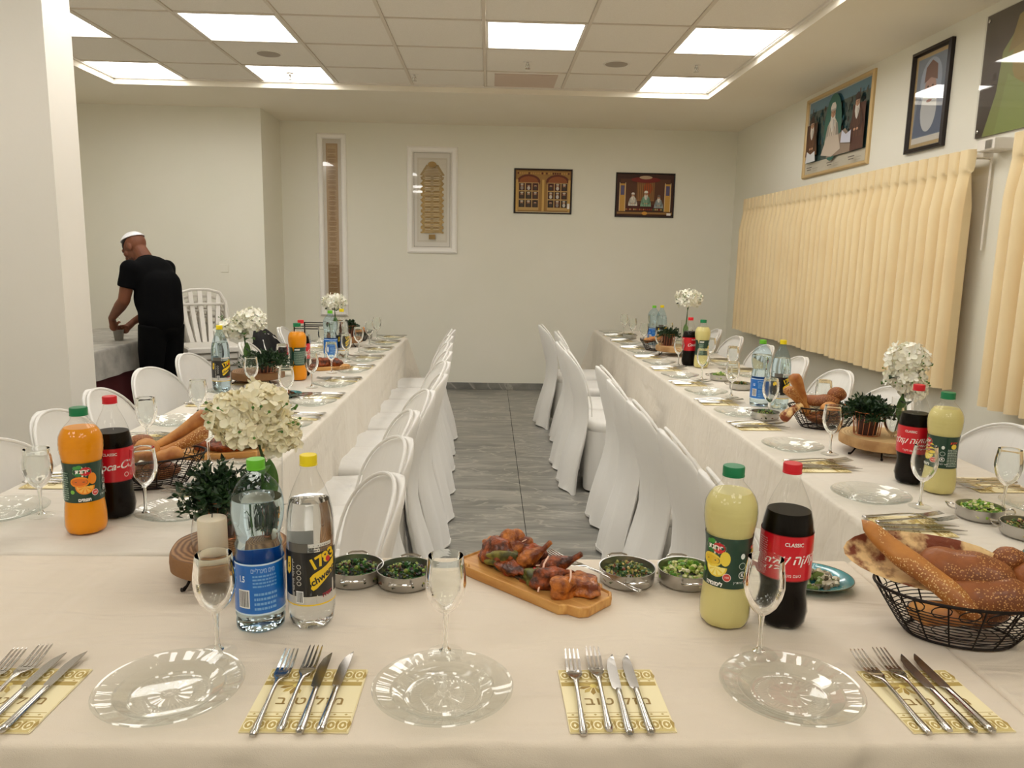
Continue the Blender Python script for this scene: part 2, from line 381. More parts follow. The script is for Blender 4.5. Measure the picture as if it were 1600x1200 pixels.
# blessing scroll in white frame
a = Art(); W, H = .535, 1.115
a.rect(-W/2+.03, W/2-.03, -H/2+.03, H/2-.03, (240, 235, 226)); a.rect(-.16, .16, -.44, .44, (228, 220, 204)); a.rect(-.145, .145, -.42, .42, (236, 229, 214))
for i in range(46):
    y = .36-i*.0155; s = .1+.012*math.sin(i*1.7); 
    if i < 7: s = .055+.01*i
    a.ell(-s, y, .016, .010, (176, 146, 92), 8); a.ell(s, y, .016, .010, (176, 146, 92), 8); a.rect(-s, s, y-.006, y+.006, (186, 158, 104))
for i in range(32):
    y = .25-i*.018
    for q in (-1, 1): a.rect(q*.045-.03, q*.045+.028, y, y+.006, (226, 210, 176)if q*i % 3 else (152, 120, 70))
a.rect(-.035, .035, -.41, -.36, (160, 130, 76)); a.ell(0, .37, .045, .03, (170, 140, 88))
for i in range(58):
    for q in (-.19, .19): a.rect(q-.003, q+.003, -.485+i*.0168, -.478+i*.0168, (100, 88, 70))
for i in range(23):
    for q in (-.488, .485): a.rect(-.19+i*.0168, -.183+i*.0168, q-.003, q+.003, (100, 88, 70))
picture('blessing_picture', 'white frame with gold text scroll and dotted border', (-.622, Y1, 2.045), 0, W, H, .06, .03, M_whiteframe, a, M_picglass)
def shade(c, k): return tuple(max(0, min(255, int(v*k))) for v in c)
def figure(a, x, y, s, robe, beard=(220, 214, 205), hat=None, face=(196, 150, 118)):
    """plain generic bearded elder, seated, drawn as flat print"""
    a.poly([(x-s*.46, y-s*.75), (x-s*.40, y-s*.35), (x-s*.30, y-s*.05), (x-s*.14, y+s*.1), (x+s*.14, y+s*.1), (x+s*.30, y-s*.05), (x+s*.40, y-s*.35), (x+s*.46, y-s*.75)], robe)
    a.poly([(x-s*.40, y-s*.35), (x-s*.30, y-s*.05), (x-s*.2, y-s*.0), (x-s*.22, y-s*.4), (x-s*.05, y-s*.55), (x-s*.3, y-s*.6)], shade(robe, .82)); a.poly([(x+s*.40, y-s*.35), (x+s*.30, y-s*.05), (x+s*.2, y-s*.0), (x+s*.22, y-s*.4), (x+s*.05, y-s*.55), (x+s*.3, y-s*.6)], shade(robe, .74))
    for q in (-.12, -.02, .1): a.poly([(x+s*q, y-s*.1), (x+s*(q+.025), y-s*.1), (x+s*(q*1.6+.03), y-s*.74), (x+s*(q*1.6), y-s*.74)], shade(robe, .68))
    a.ell(x-s*.09, y-s*.52, s*.07, s*.04, face, 10); a.ell(x+s*.09, y-s*.52, s*.07, s*.04, face, 10)
    a.ell(x, y+s*.24, s*.13, s*.18, face, 16); a.ell(x+s*.05, y+s*.24, s*.07, s*.15, shade(face, .88), 12)
    a.poly([(x-s*.13, y+s*.2), (x-s*.145, y+s*.02), (x-s*.08, y-s*.16), (x, y-s*.24), (x+s*.08, y-s*.16), (x+s*.145, y+s*.02), (x+s*.13, y+s*.2), (x+s*.05, y+s*.15), (x-s*.05, y+s*.15)], beard); a.poly([(x+s*.02, y+s*.1), (x+s*.03, y-s*.2), (x+s*.09, y-s*.12), (x+s*.12, y+s*.05)], shade(beard, .85))
    for q in (-.05, .05): a.ell(x+s*q, y+s*.27, s*.022, s*.012, (50, 38, 34), 8); a.rect(x+s*q-s*.03, x+s*q+s*.03, y+s*.295, y+s*.308, shade(beard, .7))
    a.poly([(x-s*.012, y+s*.27), (x+s*.012, y+s*.27), (x+s*.024, y+s*.2), (x-s*.024, y+s*.2)], shade(face, .78)); a.ell(x, y+s*.145, s*.035, s*.012, (140, 80, 70), 8)
    if hat: a.poly([(x-s*.15, y+s*.32), (x-s*.16, y+s*.42), (x-s*.08, y+s*.52), (x+s*.08, y+s*.52), (x+s*.16, y+s*.42), (x+s*.15, y+s*.32)], hat); a.rect(x-s*.16, x+s*.16, y+s*.32, y+s*.36, shade(hat, .8))
# gallery of small portraits
a = Art(); W, H = .625, .47
a.rect(-W/2, W/2, -H/2, H/2, (120, 82, 38)); a.rect(-.29, .29, -.21, .212, (164, 124, 66))
for q in (-.155, .155):
    a.ell(q, .1, .125, .075, (104, 50, 30)); a.ell(q, .1, .1, .055, (148, 84, 44)); a.rect(q-.11, q+.11, -.2, .09, (196, 160, 100))
    for i in range(3):
        for j in range(3):
            x = q-.072+i*.072; y = .045-j*.088; b_ = (rnd.randint(35, 95),)*1; 
            a.rect(x-.031, x+.031, y-.038, y+.038, (58+rnd.randint(-20, 25), 40, 32)); a.ell(x, y+.008, .014, .018, (180, 138, 108), 10); a.ell(x, y-.014, .016, .02, rnd.choice([(206, 200, 190), (70, 60, 52), (150, 140, 130)]), 10); a.ell(x, y+.026, .018, .008, rnd.choice([(20, 18, 18), (60, 30, 26), (200, 190, 170)]), 8)
for x in (-.28, 0, .28): a.rect(x-.012, x+.012, -.21, .12, (204, 164, 92))
for i in range(24): a.ell(-.27+i*.0235, .185, .008, .012, rnd.choice([(196, 150, 80), (96, 40, 24)]), 6)
a.rect(.262, .288, -.18, -.125, (235, 230, 220)); a.rect(-.29, .29, -.222, -.214, (210, 190, 150))
picture('portrait_gallery_picture', 'brown gilt picture of many small portraits in two arched panels', (.563, Y1, 2.165), 0, W, H, .016, .02, M_blackframe, a)
a = Art(); W, H = .64, .468
a.rect(-W/2, W/2, -H/2, H/2, (66, 36, 24)); a.rect(-.27, .27, -.16, .17, (88, 52, 30)); a.rect(-.09, .1, -.06, .15, (150, 104, 56)); a.ell(.03, .07, .05, .06, (170, 76, 26))
for i in range(9): a.rect(-.085+i*.021, -.078+i*.021, -.05, .14, (112, 74, 40))
for x in (-.245, .245): a.rect(x-.028, x+.028, -.17, .12, (196, 150, 72)); a.rect(x-.02, x+.02, .0, .1, (88, 84, 120)); a.rect(x-.034, x-.028, -.17, .13, (220, 200, 160)); a.rect(x+.028, x+.034, -.17, .13, (220, 200, 160))
a.rect(-.2, .2, -.15, -.1, (74, 30, 20)); figure(a, -.13, -.03, .11, (214, 208, 196), hat=(220, 215, 205)); figure(a, .01, -.02, .13, (130, 168, 140), hat=(230, 226, 210)); figure(a, .15, -.05, .11, (150, 160, 160), hat=(110, 90, 80))
a.ell(0, .16, .16, .03, (120, 34, 24)); a.ell(0, .185, .07, .018, (190, 160, 130)); a.rect(-.3, .3, -.2, -.178, (150, 110, 60)); a.ell(-.0, -.19, .03, .018, (210, 150, 60)); a.rect(.24, .285, -.21, -.185, (236, 230, 224))
for i in range(20): a.ell(-.2+i*.021, -.15, .008, .01, rnd.choice([(180, 120, 60), (60, 100, 70), (150, 50, 30), (200, 170, 110)]), 6)
picture('elders_table_picture', 'dark framed picture of three elders at a table between gilt columns', (1.665, Y1, 2.147), 0, W, H, .014, .02, M_blackframe, a)
# right wall pictures (wall faces -X: turn so the local -Y side looks into the room)
RW = -PI/2
a = Art(); W, H = 1.13, .635
a.rect(-W/2+.01, W/2-.01, -H/2+.01, H/2-.01, (222, 214, 196)); a.rect(-.52, .52, -.2, .28, (52, 84, 84)); a.rect(-.52, .52, .2, .28, (86, 142, 168))
for i in range(130):
    x = rnd.uniform(-.5, .5); y = rnd.uniform(-.1, .19)
    a.rect(x-.008, x+.008, y, y+.035, rnd.choice([(40, 92, 104), (70, 60, 54), (88, 100, 96), (34, 62, 70), (98, 74, 56)]))
a.ell(-.02, .02, .15, .25, (58, 104, 92)); a.poly([(-.1, -.2), (.45, -.2), (.2, -.02), (.05, -.06)], (150, 132, 116)); a.rect(.3, .5, -.2, .12, (88, 56, 44)); a.rect(-.5, -.3, -.14, .1, (84, 58, 44))
figure(a, -.02, .05, .29, (206, 192, 176), hat=(220, 214, 204)); a.poly([(-.19, -.17), (-.1, -.04), (.1, -.05), (.15, -.16), (.0, -.2)], (200, 186, 170)); figure(a, .38, .07, .24, (96, 62, 46), hat=(60, 44, 40)); figure(a, -.38, .03, .24, (108, 72, 48), beard=(214, 206, 196), hat=(70, 52, 44))
a.poly([(-.47, -.2), (-.28, -.2), (-.3, -.12), (-.38, -.14), (-.45, -.11)], (214, 216, 220)); a.poly([(.16, -.12), (.32, -.14), (.32, -.05), (.24, -.07), (.17, -.03)], (206, 208, 224))
for x in (-.38, 0, .36):
    for q in (0, 1): a.rect(x-.05+q*.01, x+.05-q*.01, -.248-q*.018, -.240-q*.018, (120, 112, 100))
picture('three_sages_poster', 'wide pale framed painting of a seated robed elder between two others', (X1, 6.03, 2.475), RW, W, H, .03, .025, M_goldframe, a, M_picglass)
a = Art(); W, H = .415, .60
a.rect(-W/2+.01, W/2-.01, -H/2+.01, H/2-.01, (196, 168, 120)); a.rect(-.155, .155, -.25, .25, (126, 140, 160)); a.poly([(-.155, -.21), (-.13, .0), (-.05, .05), (.06, .05), (.14, -.02), (.155, -.21)], (92, 106, 134))
a.ell(0, .1, .115, .14, (170, 182, 204)); a.ell(0, .06, .062, .08, (196, 158, 148)); a.poly([(-.07, .1), (-.06, .19), (0, .225), (.06, .19), (.07, .1), (0, .125)], (128, 90, 84)); a.ell(0, -.06, .085, .13, (204, 206, 210)); a.ell(0, -.01, .03, .009, (150, 90, 84)); a.ell(-.025, .075, .012, .006, (60, 44, 40), 8); a.ell(.025, .075, .012, .006, (60, 44, 40), 8); a.poly([(-.008, .06), (.008, .06), (.013, .03), (-.013, .03)], (178, 134, 122)); a.rect(-.155, .155, -.25, -.215, (222, 216, 206))
picture('hooded_elder_portrait', 'black framed portrait of a hooded white-bearded elder', (X1, 4.765, 2.455), RW, W, H, .028, .03, M_blackframe, a, M_picglass, steps=((0, .8), (.7, 1), (1, .4)))
# frameless acrylic portrait
pt = thing('acrylic_portrait', 'large frameless green-toned portrait print at the top right corner', 'picture', (X1, 3.7, 2.46), RW)
MB().box(-.56, .56, -.012, -.004, -.312, .312).build('panel', mat('acrylic_backing', (40, 22, 14), .3), pt, smooth=False)
a = Art(); a.rect(-.56, .56, -.312, .312, (46, 26, 16)); a.poly([(-.5, -.312), (-.42, -.1), (-.4, .1), (-.2, .29), (.1, .3), (.35, .15), (.42, -.1), (.5, -.312)], (134, 144, 74)); a.ell(-.05, .06, .27, .24, (160, 138, 66)); a.poly([(-.36, .08), (-.3, .25), (-.05, .312), (.2, .26), (.26, .08), (-.05, .16)], (146, 124, 60)); a.poly([(-.34, -.02), (-.2, -.1), (.1, -.1), (.24, -.02), (.28, -.312), (-.4, -.312)], (142, 156, 84)); a.ell(-.14, .07, .035, .014, (70, 56, 30)); a.ell(.05, .07, .035, .014, (70, 56, 30)); a.poly([(-.06, .06), (-.02, .06), (0, -.03), (-.09, -.03)], (146, 116, 58)); a.ell(-.045, -.07, .06, .014, (112, 86, 44))
a.mb.build('print', M_print, pt, smooth=False, loc=(0, -.0125, 0))
for x in (-.53, .53):
    for z in (-.28, .28): MB().lathe([(.009, -.0), (.009, .006), (.005, .008), (0, .008)], 12).build('stud', M_chrome, pt, loc=(x, -.016, z), rot=(PI/2, 0, 0))
MB().box(-.56, .56, -.021, -.018, -.312, .312).build('glass', M_picglass, pt, smooth=False)
# ------------------------------------------------------------------ tables and cloths
def cloth_mat(name, rgb, rgb2, wr=.85):
    m = mat(name, rgb, .72, sheen=.15, spec=.3, noise=(1.1, rgb2, 2)); nt = m.node_tree; b = nt.nodes['Principled BSDF']
    tc = nt.nodes.new('ShaderNodeTexCoord')
    def nz(sc, dist, det, scale=(1, 1, 1), rot=0):
        mp = nt.nodes.new('ShaderNodeMapping'); mp.inputs['Scale'].default_value = scale; mp.inputs['Rotation'].default_value = (0, 0, rot)
        nt.links.new(tc.outputs['Object'], mp.inputs['Vector'])
        n = nt.nodes.new('ShaderNodeTexNoise'); n.inputs['Scale'].default_value = sc; n.inputs['Detail'].default_value = det; n.inputs['Distortion'].default_value = dist
        nt.links.new(mp.outputs[0], n.inputs['Vector']); return n
    n1 = nz(3.0, 1.2, 2, (1, .35, 1), .5); n2 = nz(9, .8, 2, (.5, 1.6, 1), -.3); n3 = nz(700, 0, 0)
    def mul(a, k, c=None):
        q = nt.nodes.new('ShaderNodeMath'); q.operation = 'MULTIPLY_ADD'; nt.links.new(a, q.inputs[0]); q.inputs[1].default_value = k
        if c is not None: nt.links.new(c, q.inputs[2])
        else: q.inputs[2].default_value = 0
        return q.outputs[0]
    h = mul(n1.outputs['Fac'], 1.0); h = mul(n2.outputs['Fac'], .28, h); h = mul(n3.outputs['Fac'], .012, h)
    bp = nt.nodes.new('ShaderNodeBump'); bp.inputs['Strength'].default_value = wr; bp.inputs['Distance'].default_value = .05
    nt.links.new(h, bp.inputs['Height']); nt.links.new(bp.outputs['Normal'], b.inputs['Normal']); return m
M_cloth = cloth_mat('ivory_tablecloth', (220, 208, 190), (215, 202, 183))
M_cloth2 = cloth_mat('white_tablecloth', (219, 212, 199), (215, 207, 193))
M_tabletop = mat('grey_plastic_tabletop', (150, 145, 138), .6)
def table(label, x0, x1, y0, y1, mt=M_tabletop):
    t = thing('folding_table', label, 'table', ((x0+x1)/2, (y0+y1)/2, 0)); hx, hy = (x1-x0)/2-.012, (y1-y0)/2-.012
    MB().box(-hx, hx, -hy, hy, .71, .742, bev=.006).build('tabletop', mt, t, smooth=False)
    for sx in (-1, 1):
        for sy in (-1, 1): MB().tube([(sx*(hx-.08), sy*(hy-.12), .71), (sx*(hx-.08), sy*(hy-.12), 0)], .014).build('leg', M_steel, t)
    return t
def cloth(label, x0, x1, y0, y1, ztop, drop, m=M_cloth, group=None, cat='tablecloth', seed=1, flare=(0, 0, 0, 0), amp=.012, name='tablecloth', wave=26, short=None):
    """cloth lying on the top and hanging down all round; flare = how far each corner swings out"""
    rnd = random.Random(seed); cxm, cym = (x0+x1)/2, (y0+y1)/2; hx, hy = (x1-x0)/2, (y1-y0)/2; per = []
    rc = .012; step = .035
    def seg(ax, ay, bx, by, nx, ny):
        L = math.hypot(bx-ax, by-ay); n = max(2, int(L/step))
        for i in range(n): per.append((ax+(bx-ax)*i/n, ay+(by-ay)*i/n, nx, ny))
    def arc(cx_, cy_, a0):
        for i in range(4): a = a0+PI/2*i/4; per.append((cx_+rc*math.cos(a), cy_+rc*math.sin(a), math.cos(a), math.sin(a)))
    seg(-hx+rc, -hy, hx-rc, -hy, 0, -1); arc(hx-rc, -hy+rc, -PI/2); seg(hx, -hy+rc, hx, hy-rc, 1, 0); arc(hx-rc, hy-rc, 0)
    seg(hx-rc, hy, -hx+rc, hy, 0, 1); arc(-hx+rc, hy-rc, PI/2); seg(-hx, hy-rc, -hx, -hy+rc, -1, 0); arc(-hx+rc, -hy+rc, PI)
    ph = [rnd.uniform(0, 6) for _ in range(5)]; corners = [(-hx, -hy), (hx, -hy), (hx, hy), (-hx, hy)]
    def fold(px_, py_):
        s = px_+py_*1.0+.37*px_*py_; s2 = (px_-py_)
        return math.sin(s*wave+ph[0]+1.5*math.sin(s2*3+ph[1]))*.6+math.sin(s*wave*.43+ph[2]+math.sin(s2*5+ph[3]))*.8
    rr = []
    for dn, off in ((0, -.012), (.001, -.004), (.006, .0), (.02, .003), (drop*.3, .006), (drop*.65, .012), (drop, .018)):
        ring = []; k = dn/drop
        for px_, py_, nx, ny in per:
            o = off+amp*fold(px_, py_)*k**.8*(1 if dn > .01 else 0); zz = ztop-dn
            if short: zz = ztop-dn*(1-(1-short[1])*max(0, nx*short[0]))
            for ci, (qx, qy) in enumerate(corners):
                if flare[ci]:
                    d = math.hypot(px_-qx, py_-qy)
                    if d < .16: o += flare[ci]*k*(1-d/.16)
            ring.append((px_+nx*o, py_+ny*o, zz))
        rr.append(ring)
    mb = MB(); mb.rings(rr, cap0=False, cap1=False)
    # top as strips between long sides so that the surface stays regular
    ring = [(p[0], p[1], ztop) for p in rr[0]]; mb.add(ring, [tuple(range(len(ring)))])
    o = mb.build(name, m, angle=50, loc=(cxm, cym, 0)); return tag(o, label, cat, group)
TZ = .75
table('long folding table under the front cloth', -1.7, .885, 1.04, 1.762)
cloth('ivory cloth covering the front table across the whole photo', -1.7, .885, 1.04, 1.762, TZ, .45, seed=4, amp=.006, wave=9)
table('folding table at the front right corner', .90, 1.79, 1.05, 1.76)
cloth('ivory cloth on the front right corner beneath the big bread basket', .889, 1.795, 1.045, 1.766, TZ-.002, .45, seed=7, amp=.006, wave=9)
table('folding table under the near part of the right cloth', 1.065, 1.785, 1.775, 4.7)
table('folding table under the far part of the right cloth', 1.065, 1.785, 4.74, 7.66)
cloth('white cloth on the long right table running to the back wall', 1.06, 1.79, 1.77, 7.72, TZ-.001, .5, M_cloth2, seed=5, flare=(0, 0, .05, .16), short=(1, .34))
table('folding table under the near part of the left cloth', -1.435, -.718, 1.775, 4.2)
table('folding table under the far part of the left cloth', -1.435, -.718, 4.24, 6.7)
cloth('white cloth on the long left table running to the far end', -1.44, -.713, 1.77, 6.75, TZ-.001, .5, M_cloth2, seed=6, flare=(0, 0, .17, .05), short=(-1, .34))
# serving table beside the standing person
M_marble = mat('marbled_grey_cloth', (150, 147, 140), .5, noise=(9, (188, 184, 176), 8, .35, .7), bump=(30, .1, .003))
M_maroon = mat('maroon_cloth', (74, 16, 20), .8)
table('serving table under the marbled cloth', -3.55, -2.80, 5.15, 7.1)
cloth('dark red undercloth hanging below the marbled cloth', -3.555, -2.795, 5.145, 7.105, .746, .62, M_maroon, seed=11)
cloth('grey marbled cloth on the serving table beside the standing person', -3.57, -2.78, 5.13, 7.12, .752, .21, M_marble, seed=12, amp=.008)
# ------------------------------------------------------------------ chairs
def fabric_chair_mat():
    m = mat('white_stretch_cover', (226, 224, 219), .62, sheen=.2, spec=.3); nt = m.node_tree; b = nt.nodes['Principled BSDF']
    tc = nt.nodes.new('ShaderNodeTexCoord'); mp = nt.nodes.new('ShaderNodeMapping'); mp.inputs['Scale'].default_value = (9, 9, 1.2)
    nt.links.new(tc.outputs['Object'], mp.inputs['Vector'])
    n = nt.nodes.new('ShaderNodeTexNoise'); n.inputs['Scale'].default_value = 1.4; n.inputs['Detail'].default_value = 2; n.inputs['Distortion'].default_value = .8
    nt.links.new(mp.outputs[0], n.inputs['Vector']); bp = nt.nodes.new('ShaderNodeBump'); bp.inputs['Strength'].default_value = .3; bp.inputs['Distance'].default_value = .02
    nt.links.new(n.outputs['Fac'], bp.inputs['Height']); nt.links.new(bp.outputs['Normal'], b.inputs['Normal']); return m
M_cover = fabric_chair_mat()
M_plastic = mat('white_plastic', (226, 222, 214), .4)
def chair_proto(variant):
    """covered plastic chair: sitter looks to +y, x across; origin on the floor below the seat centre"""
    rnd = random.Random(variant); t = thing('covered_chair', 'white covered chair', 'chair'); HT = .885
    def yc(z): return interp([(0, -.315), (.12, -.30), (.40, -.235), (.55, -.25), (.9, -.345)], z)
    def hw(z):
        b = interp([(0, .252), (.08, .238), (.25, .230), (.45, .225), (.62, .242), (.70, .242)], z)
        if z > .66: b =   .242*max(0, 1-((z-.66)/(HT-.66))**2.4)**.5
        return b
    zs = [0, .012, .06, .14, .25, .35, .43, .5, .56, .62, .66, .70, .74, .78, .81, .835, .855, .868, .877, .882, HT-.0005]
    rr = []; ph = rnd.uniform(0, 6)
    for z in zs:
        w = max(hw(z), .012); cur = interp([(0, .035), (.4, .03), (.5, .05), (.9, .085)], z); th = interp([(0, .05), (.4, .035), (.55, .02), (.84, .018), (.885, .010)], z); ring = []
        fa = interp([(0, .015), (.3, .010), (.45, .002), (.9, 0)], z)
        for k in range(40):
            a = 2*PI*k/40; ca, sa = math.cos(a), math.sin(a); u = (abs(ca)**.8)*(1 if ca > 0 else -1)
            x = w*u; y = yc(z)+cur*(x/.242)**2+th*sa*(1-.2*abs(u))+fa*math.sin(9*u+ph)*(1 if sa < 0 else .3)
            zz = z+(.03*(1-abs(u))*(sa < .2) if z == 0 else 0)
            ring.append((x, y, zz))
        rr.append(ring)
    MB().rings(rr).build('backrest', M_cover, t, angle=75)
    # rolled rim following the arched top
    P = []
    for i in range(33):
        q = -1+2*i/32; a = abs(q)
        z = .50+(HT-.50)*(1-a**2.6) if a < 1 else .50; x = (1 if q > 0 else -1)*min(hw(max(z, .5)), .243); 
        if z > .66: x = (1 if q > 0 else -1)*  .242*max(0, 1-((z-.66)/(HT-.66))**2.4)**.5
        P.append((x, yc(z)+.06*(x/.242)**2+.012+interp([(.5, 0), (.9, .012)], z), z))
    MB().tube(P, [.003+.003*math.sin(PI*i/32)**.5 for i in range(33)], 8).build('rim', M_cover, t)
    s = MB(); rr = []
    for z, k in ((.385, .96), (.40, 1), (.43, 1.02), (.452, .99), (.466, .93), (.471, .80), (.474, .5), (.475, .02)):
        ring = []
        for j in range(36):
            a = 2*PI*j/36; ca, sa = math.cos(a), math.sin(a)
            ring.append((.222*k*abs(ca)**.55*(1 if ca > 0 else -1), .02+.225*k*abs(sa)**.55*(1 if sa > 0 else -1), z-.006*math.cos(a*2)*(z > .46)))
        rr.append(ring)
    s.rings(rr).build('seat', M_cover, t, angle=70)
    rr = []
    for z in (.40, .34, .25, .15, .06, .015):
        d = .4-z; ring = []
        for j in range(64):
            a = 2*PI*j/64; ca, sa = math.cos(a), math.sin(a); cor = abs(math.sin(2*a))
            k = 1+.06*d+.02*math.sin(11*a+ph+2*math.sin(3*a))*d*2.5-(.10*d*(1-cor**.5))
            x = .218*k*abs(ca)**.5*(1 if ca > 0 else -1); y = .015+.222*k*abs(sa)**.5*(1 if sa > 0 else -1)
            ring.append((x, max(y, -.235+.02*math.sin(a*5)), z+(.035*(1-cor)**1.5 if z < .02 else 0)))
        rr.append(ring)
    MB().rings(rr, cap0=False, cap1=False).build('skirt', M_cover, t, angle=70)
    return t
CH = [chair_proto(1), chair_proto(2), chair_proto(3)]
ORD = ['nearest', 'second', 'third', 'fourth', 'fifth', 'sixth', 'seventh', 'eighth', 'ninth', 'farthest']
rc_ = random.Random(21)
# left table, aisle side: sitter faces -X; backs towards the aisle
for i, (y, bx) in enumerate([(1.99, -.225), (2.42, -.245), (2.85, -.26), (3.31, -.235), (3.78, -.205), (4.24, -.215), (4.70, -.225), (5.17, -.245), (5.63, -.26), (6.12, -.265)]):
    dl = (.34, .30, .16, .22, .06, .16, .06, .1, .06, .05)[i]+rc_.uniform(-.04, .04)
    place(CH[i % 3], (bx-.345*math.cos(dl), y-.345*math.sin(dl), 0), PI/2+dl, '%s white covered chair from the front in the row left of the aisle' % ORD[i], 'chairs left of the aisle')
for i, (y, bx) in enumerate([(2.04, .60), (2.58, .60), (3.12, .585), (3.67, .585), (4.16, .595), (4.85, .485), (5.35, .475), (6.1, .53), (6.72, .44)]):
    place(CH[(i+1) % 3], (bx+.345, y, 0), -PI/2+rc_.uniform(-.05, .05), '%s white covered chair from the front in the row right of the aisle' % ORD[i], 'chairs right of the aisle')
for i, (x, y, r) in enumerate([(-1.56, 2.28, -.1), (-1.60, 2.78, .05), (-1.66, 3.25, .1), (-1.72, 3.80, -.12), (-1.74, 4.38, -.05), (-1.60, 5.05, .1), (-1.62, 5.55, 0), (-1.64, 6.1, .05)]):
    place(CH[i % 3], (x+.325, y, 0), -PI/2+r, '%s white covered chair from the front on the outer side of the left table' % ORD[i], 'chairs outside the left table')
for i, (x, y) in enumerate([(1.99, 2.72), (1.99, 3.55), (1.98, 4.12), (1.98, 4.72), (2.0, 5.35), (1.98, 5.95), (1.99, 6.55)]):
    place(CH[(i+2) % 3], (x-.335, y, 0), PI/2+rc_.uniform(-.08, .08), '%s white covered chair from the front between the right table and curtains' % ORD[i], 'chairs along the curtains')
# black jacket over one chair back
M_black = mat('black_fabric', (16, 15, 16), .9, bump=(120, .2, .002))
jk = thing('jacket', 'black jacket hung over a chair back beside the left table', 'jacket', (-1.295, 5.55, 0), -PI/2)
rr = []
for z, w, th in ((.52, .19, .055), (.6, .21, .055), (.7, .225, .05), (.8, .2, .05), (.87, .15, .045), (.905, .10, .035), (.92, .05, .015)):
    rr.append([(w*math.cos(2*PI*k/24), -.285-(z-.5)*.16+.07*(w*math.cos(2*PI*k/24)/.22)**2+th*math.sin(2*PI*k/24)*(1+.12*math.sin(7*k)), z+.006*math.sin(k*3)) for k in range(24)])
MB().rings(rr).build('body', M_black, jk, angle=80)
for s in (-1, 1): MB().tube([(s*.16, -.32, .84), (s*.22, -.26, .72), (s*.23, -.25, .58), (s*.21, -.25, .47)], [.04, .045, .04, .035], 10).build('sleeve', M_black, jk)
# ------------------------------------------------------------------ stack of plastic garden chairs
def plastic_chair():
    t = thing('plastic_chair', 'white slatted plastic chair', 'chair'); m = MB()
    for s in (-1, 1): m.tube([(s*.19, -.2, .42), (s*.215, -.26, .62), (s*.215, -.31, .78), (s*.17, -.335, .865), (s*.08, -.345, .89), (0, -.347, .893)], .014, 6, flat=1)
    m.build('back_frame', M_plastic, t)
    for i in range(5):
        x = (i-2)*.065; b = MB(); P = [(x*.8, -.2, .43), (x, -.262, .6), (x*1.15, -.315, .76), (x*1.25, -.34, .885-.3*abs(x)**1.3)]
        rr = [[(p[0]-.019, p[1], p[2]), (p[0]+.019, p[1], p[2]), (p[0]+.019, p[1]-.008, p[2]), (p[0]-.019, p[1]-.008, p[2])] for p in P]
        b.rings(rr); b.build('slat', M_plastic, t)
    MB().box(-.20, .20, -.315, -.30, .755, .775, bev=.004).build('cross_bar', M_plastic, t)
    s = MB(); s.box(-.22, .22, -.21, .22, .415, .435, bev=.008); s.box(-.22, .22, .20, .225, .385, .43, bev=.006); s.box(-.225, -.205, -.2, .22, .385, .43, bev=.005); s.box(.205, .225, -.2, .22, .385, .43, bev=.005); s.build('seat', M_plastic, t)
    for sx in (-1, 1):
        for sy, y1 in ((.19, .235), (-.19, -.26)): MB().tube([(sx*.2, sy, .42), (sx*.225, y1, 0)], [.024, .019], 8).build('leg', M_plastic, t)
    return t
pc = plastic_chair()
for i in range(5):
    place(pc, (-2.47+.014*i, 6.80-.026*i, .058*i-.0), PI+.55, 'white slatted plastic chair, %s of the stack behind the standing person' % ('lowest', 'second from bottom', 'middle one', 'second from top', 'topmost')[i], 'stacked plastic chairs')
# steel trolley near the far left end
tg = thing('serving_trolley', 'dark metal trolley rails behind the far bottles on the left table', 'trolley', (-1.60, 7.35, 0))
M_dark = mat('dark_metal', (40, 38, 36), .4, .6)
for sx in (-.2, .2):
    for sy in (-.2, .2): MB().tube([(sx, sy, .06), (sx, sy, .80)], .007).build('upright', M_dark, tg)
for z in (.772, .795):
    MB().tube([(-.2, -.2, z), (.2, -.2, z)], .005).build('rail', M_dark, tg); MB().tube([(-.2, .2, z), (.2, .2, z)], .005).build('rail', M_dark, tg)
for z in (.25, .6): MB().box(-.2, .2, -.2, .2, z, z+.02, bev=.004).build('shelf', M_steel, tg)
for sx in (-.2, .2):
    for sy in (-.2, .2): MB().lathe([(0, -.012), (.03, -.012), (.03, .012), (0, .012)], 16).build('castor', M_dark, tg, loc=(sx, sy, .031), rot=(0, PI/2, 0))
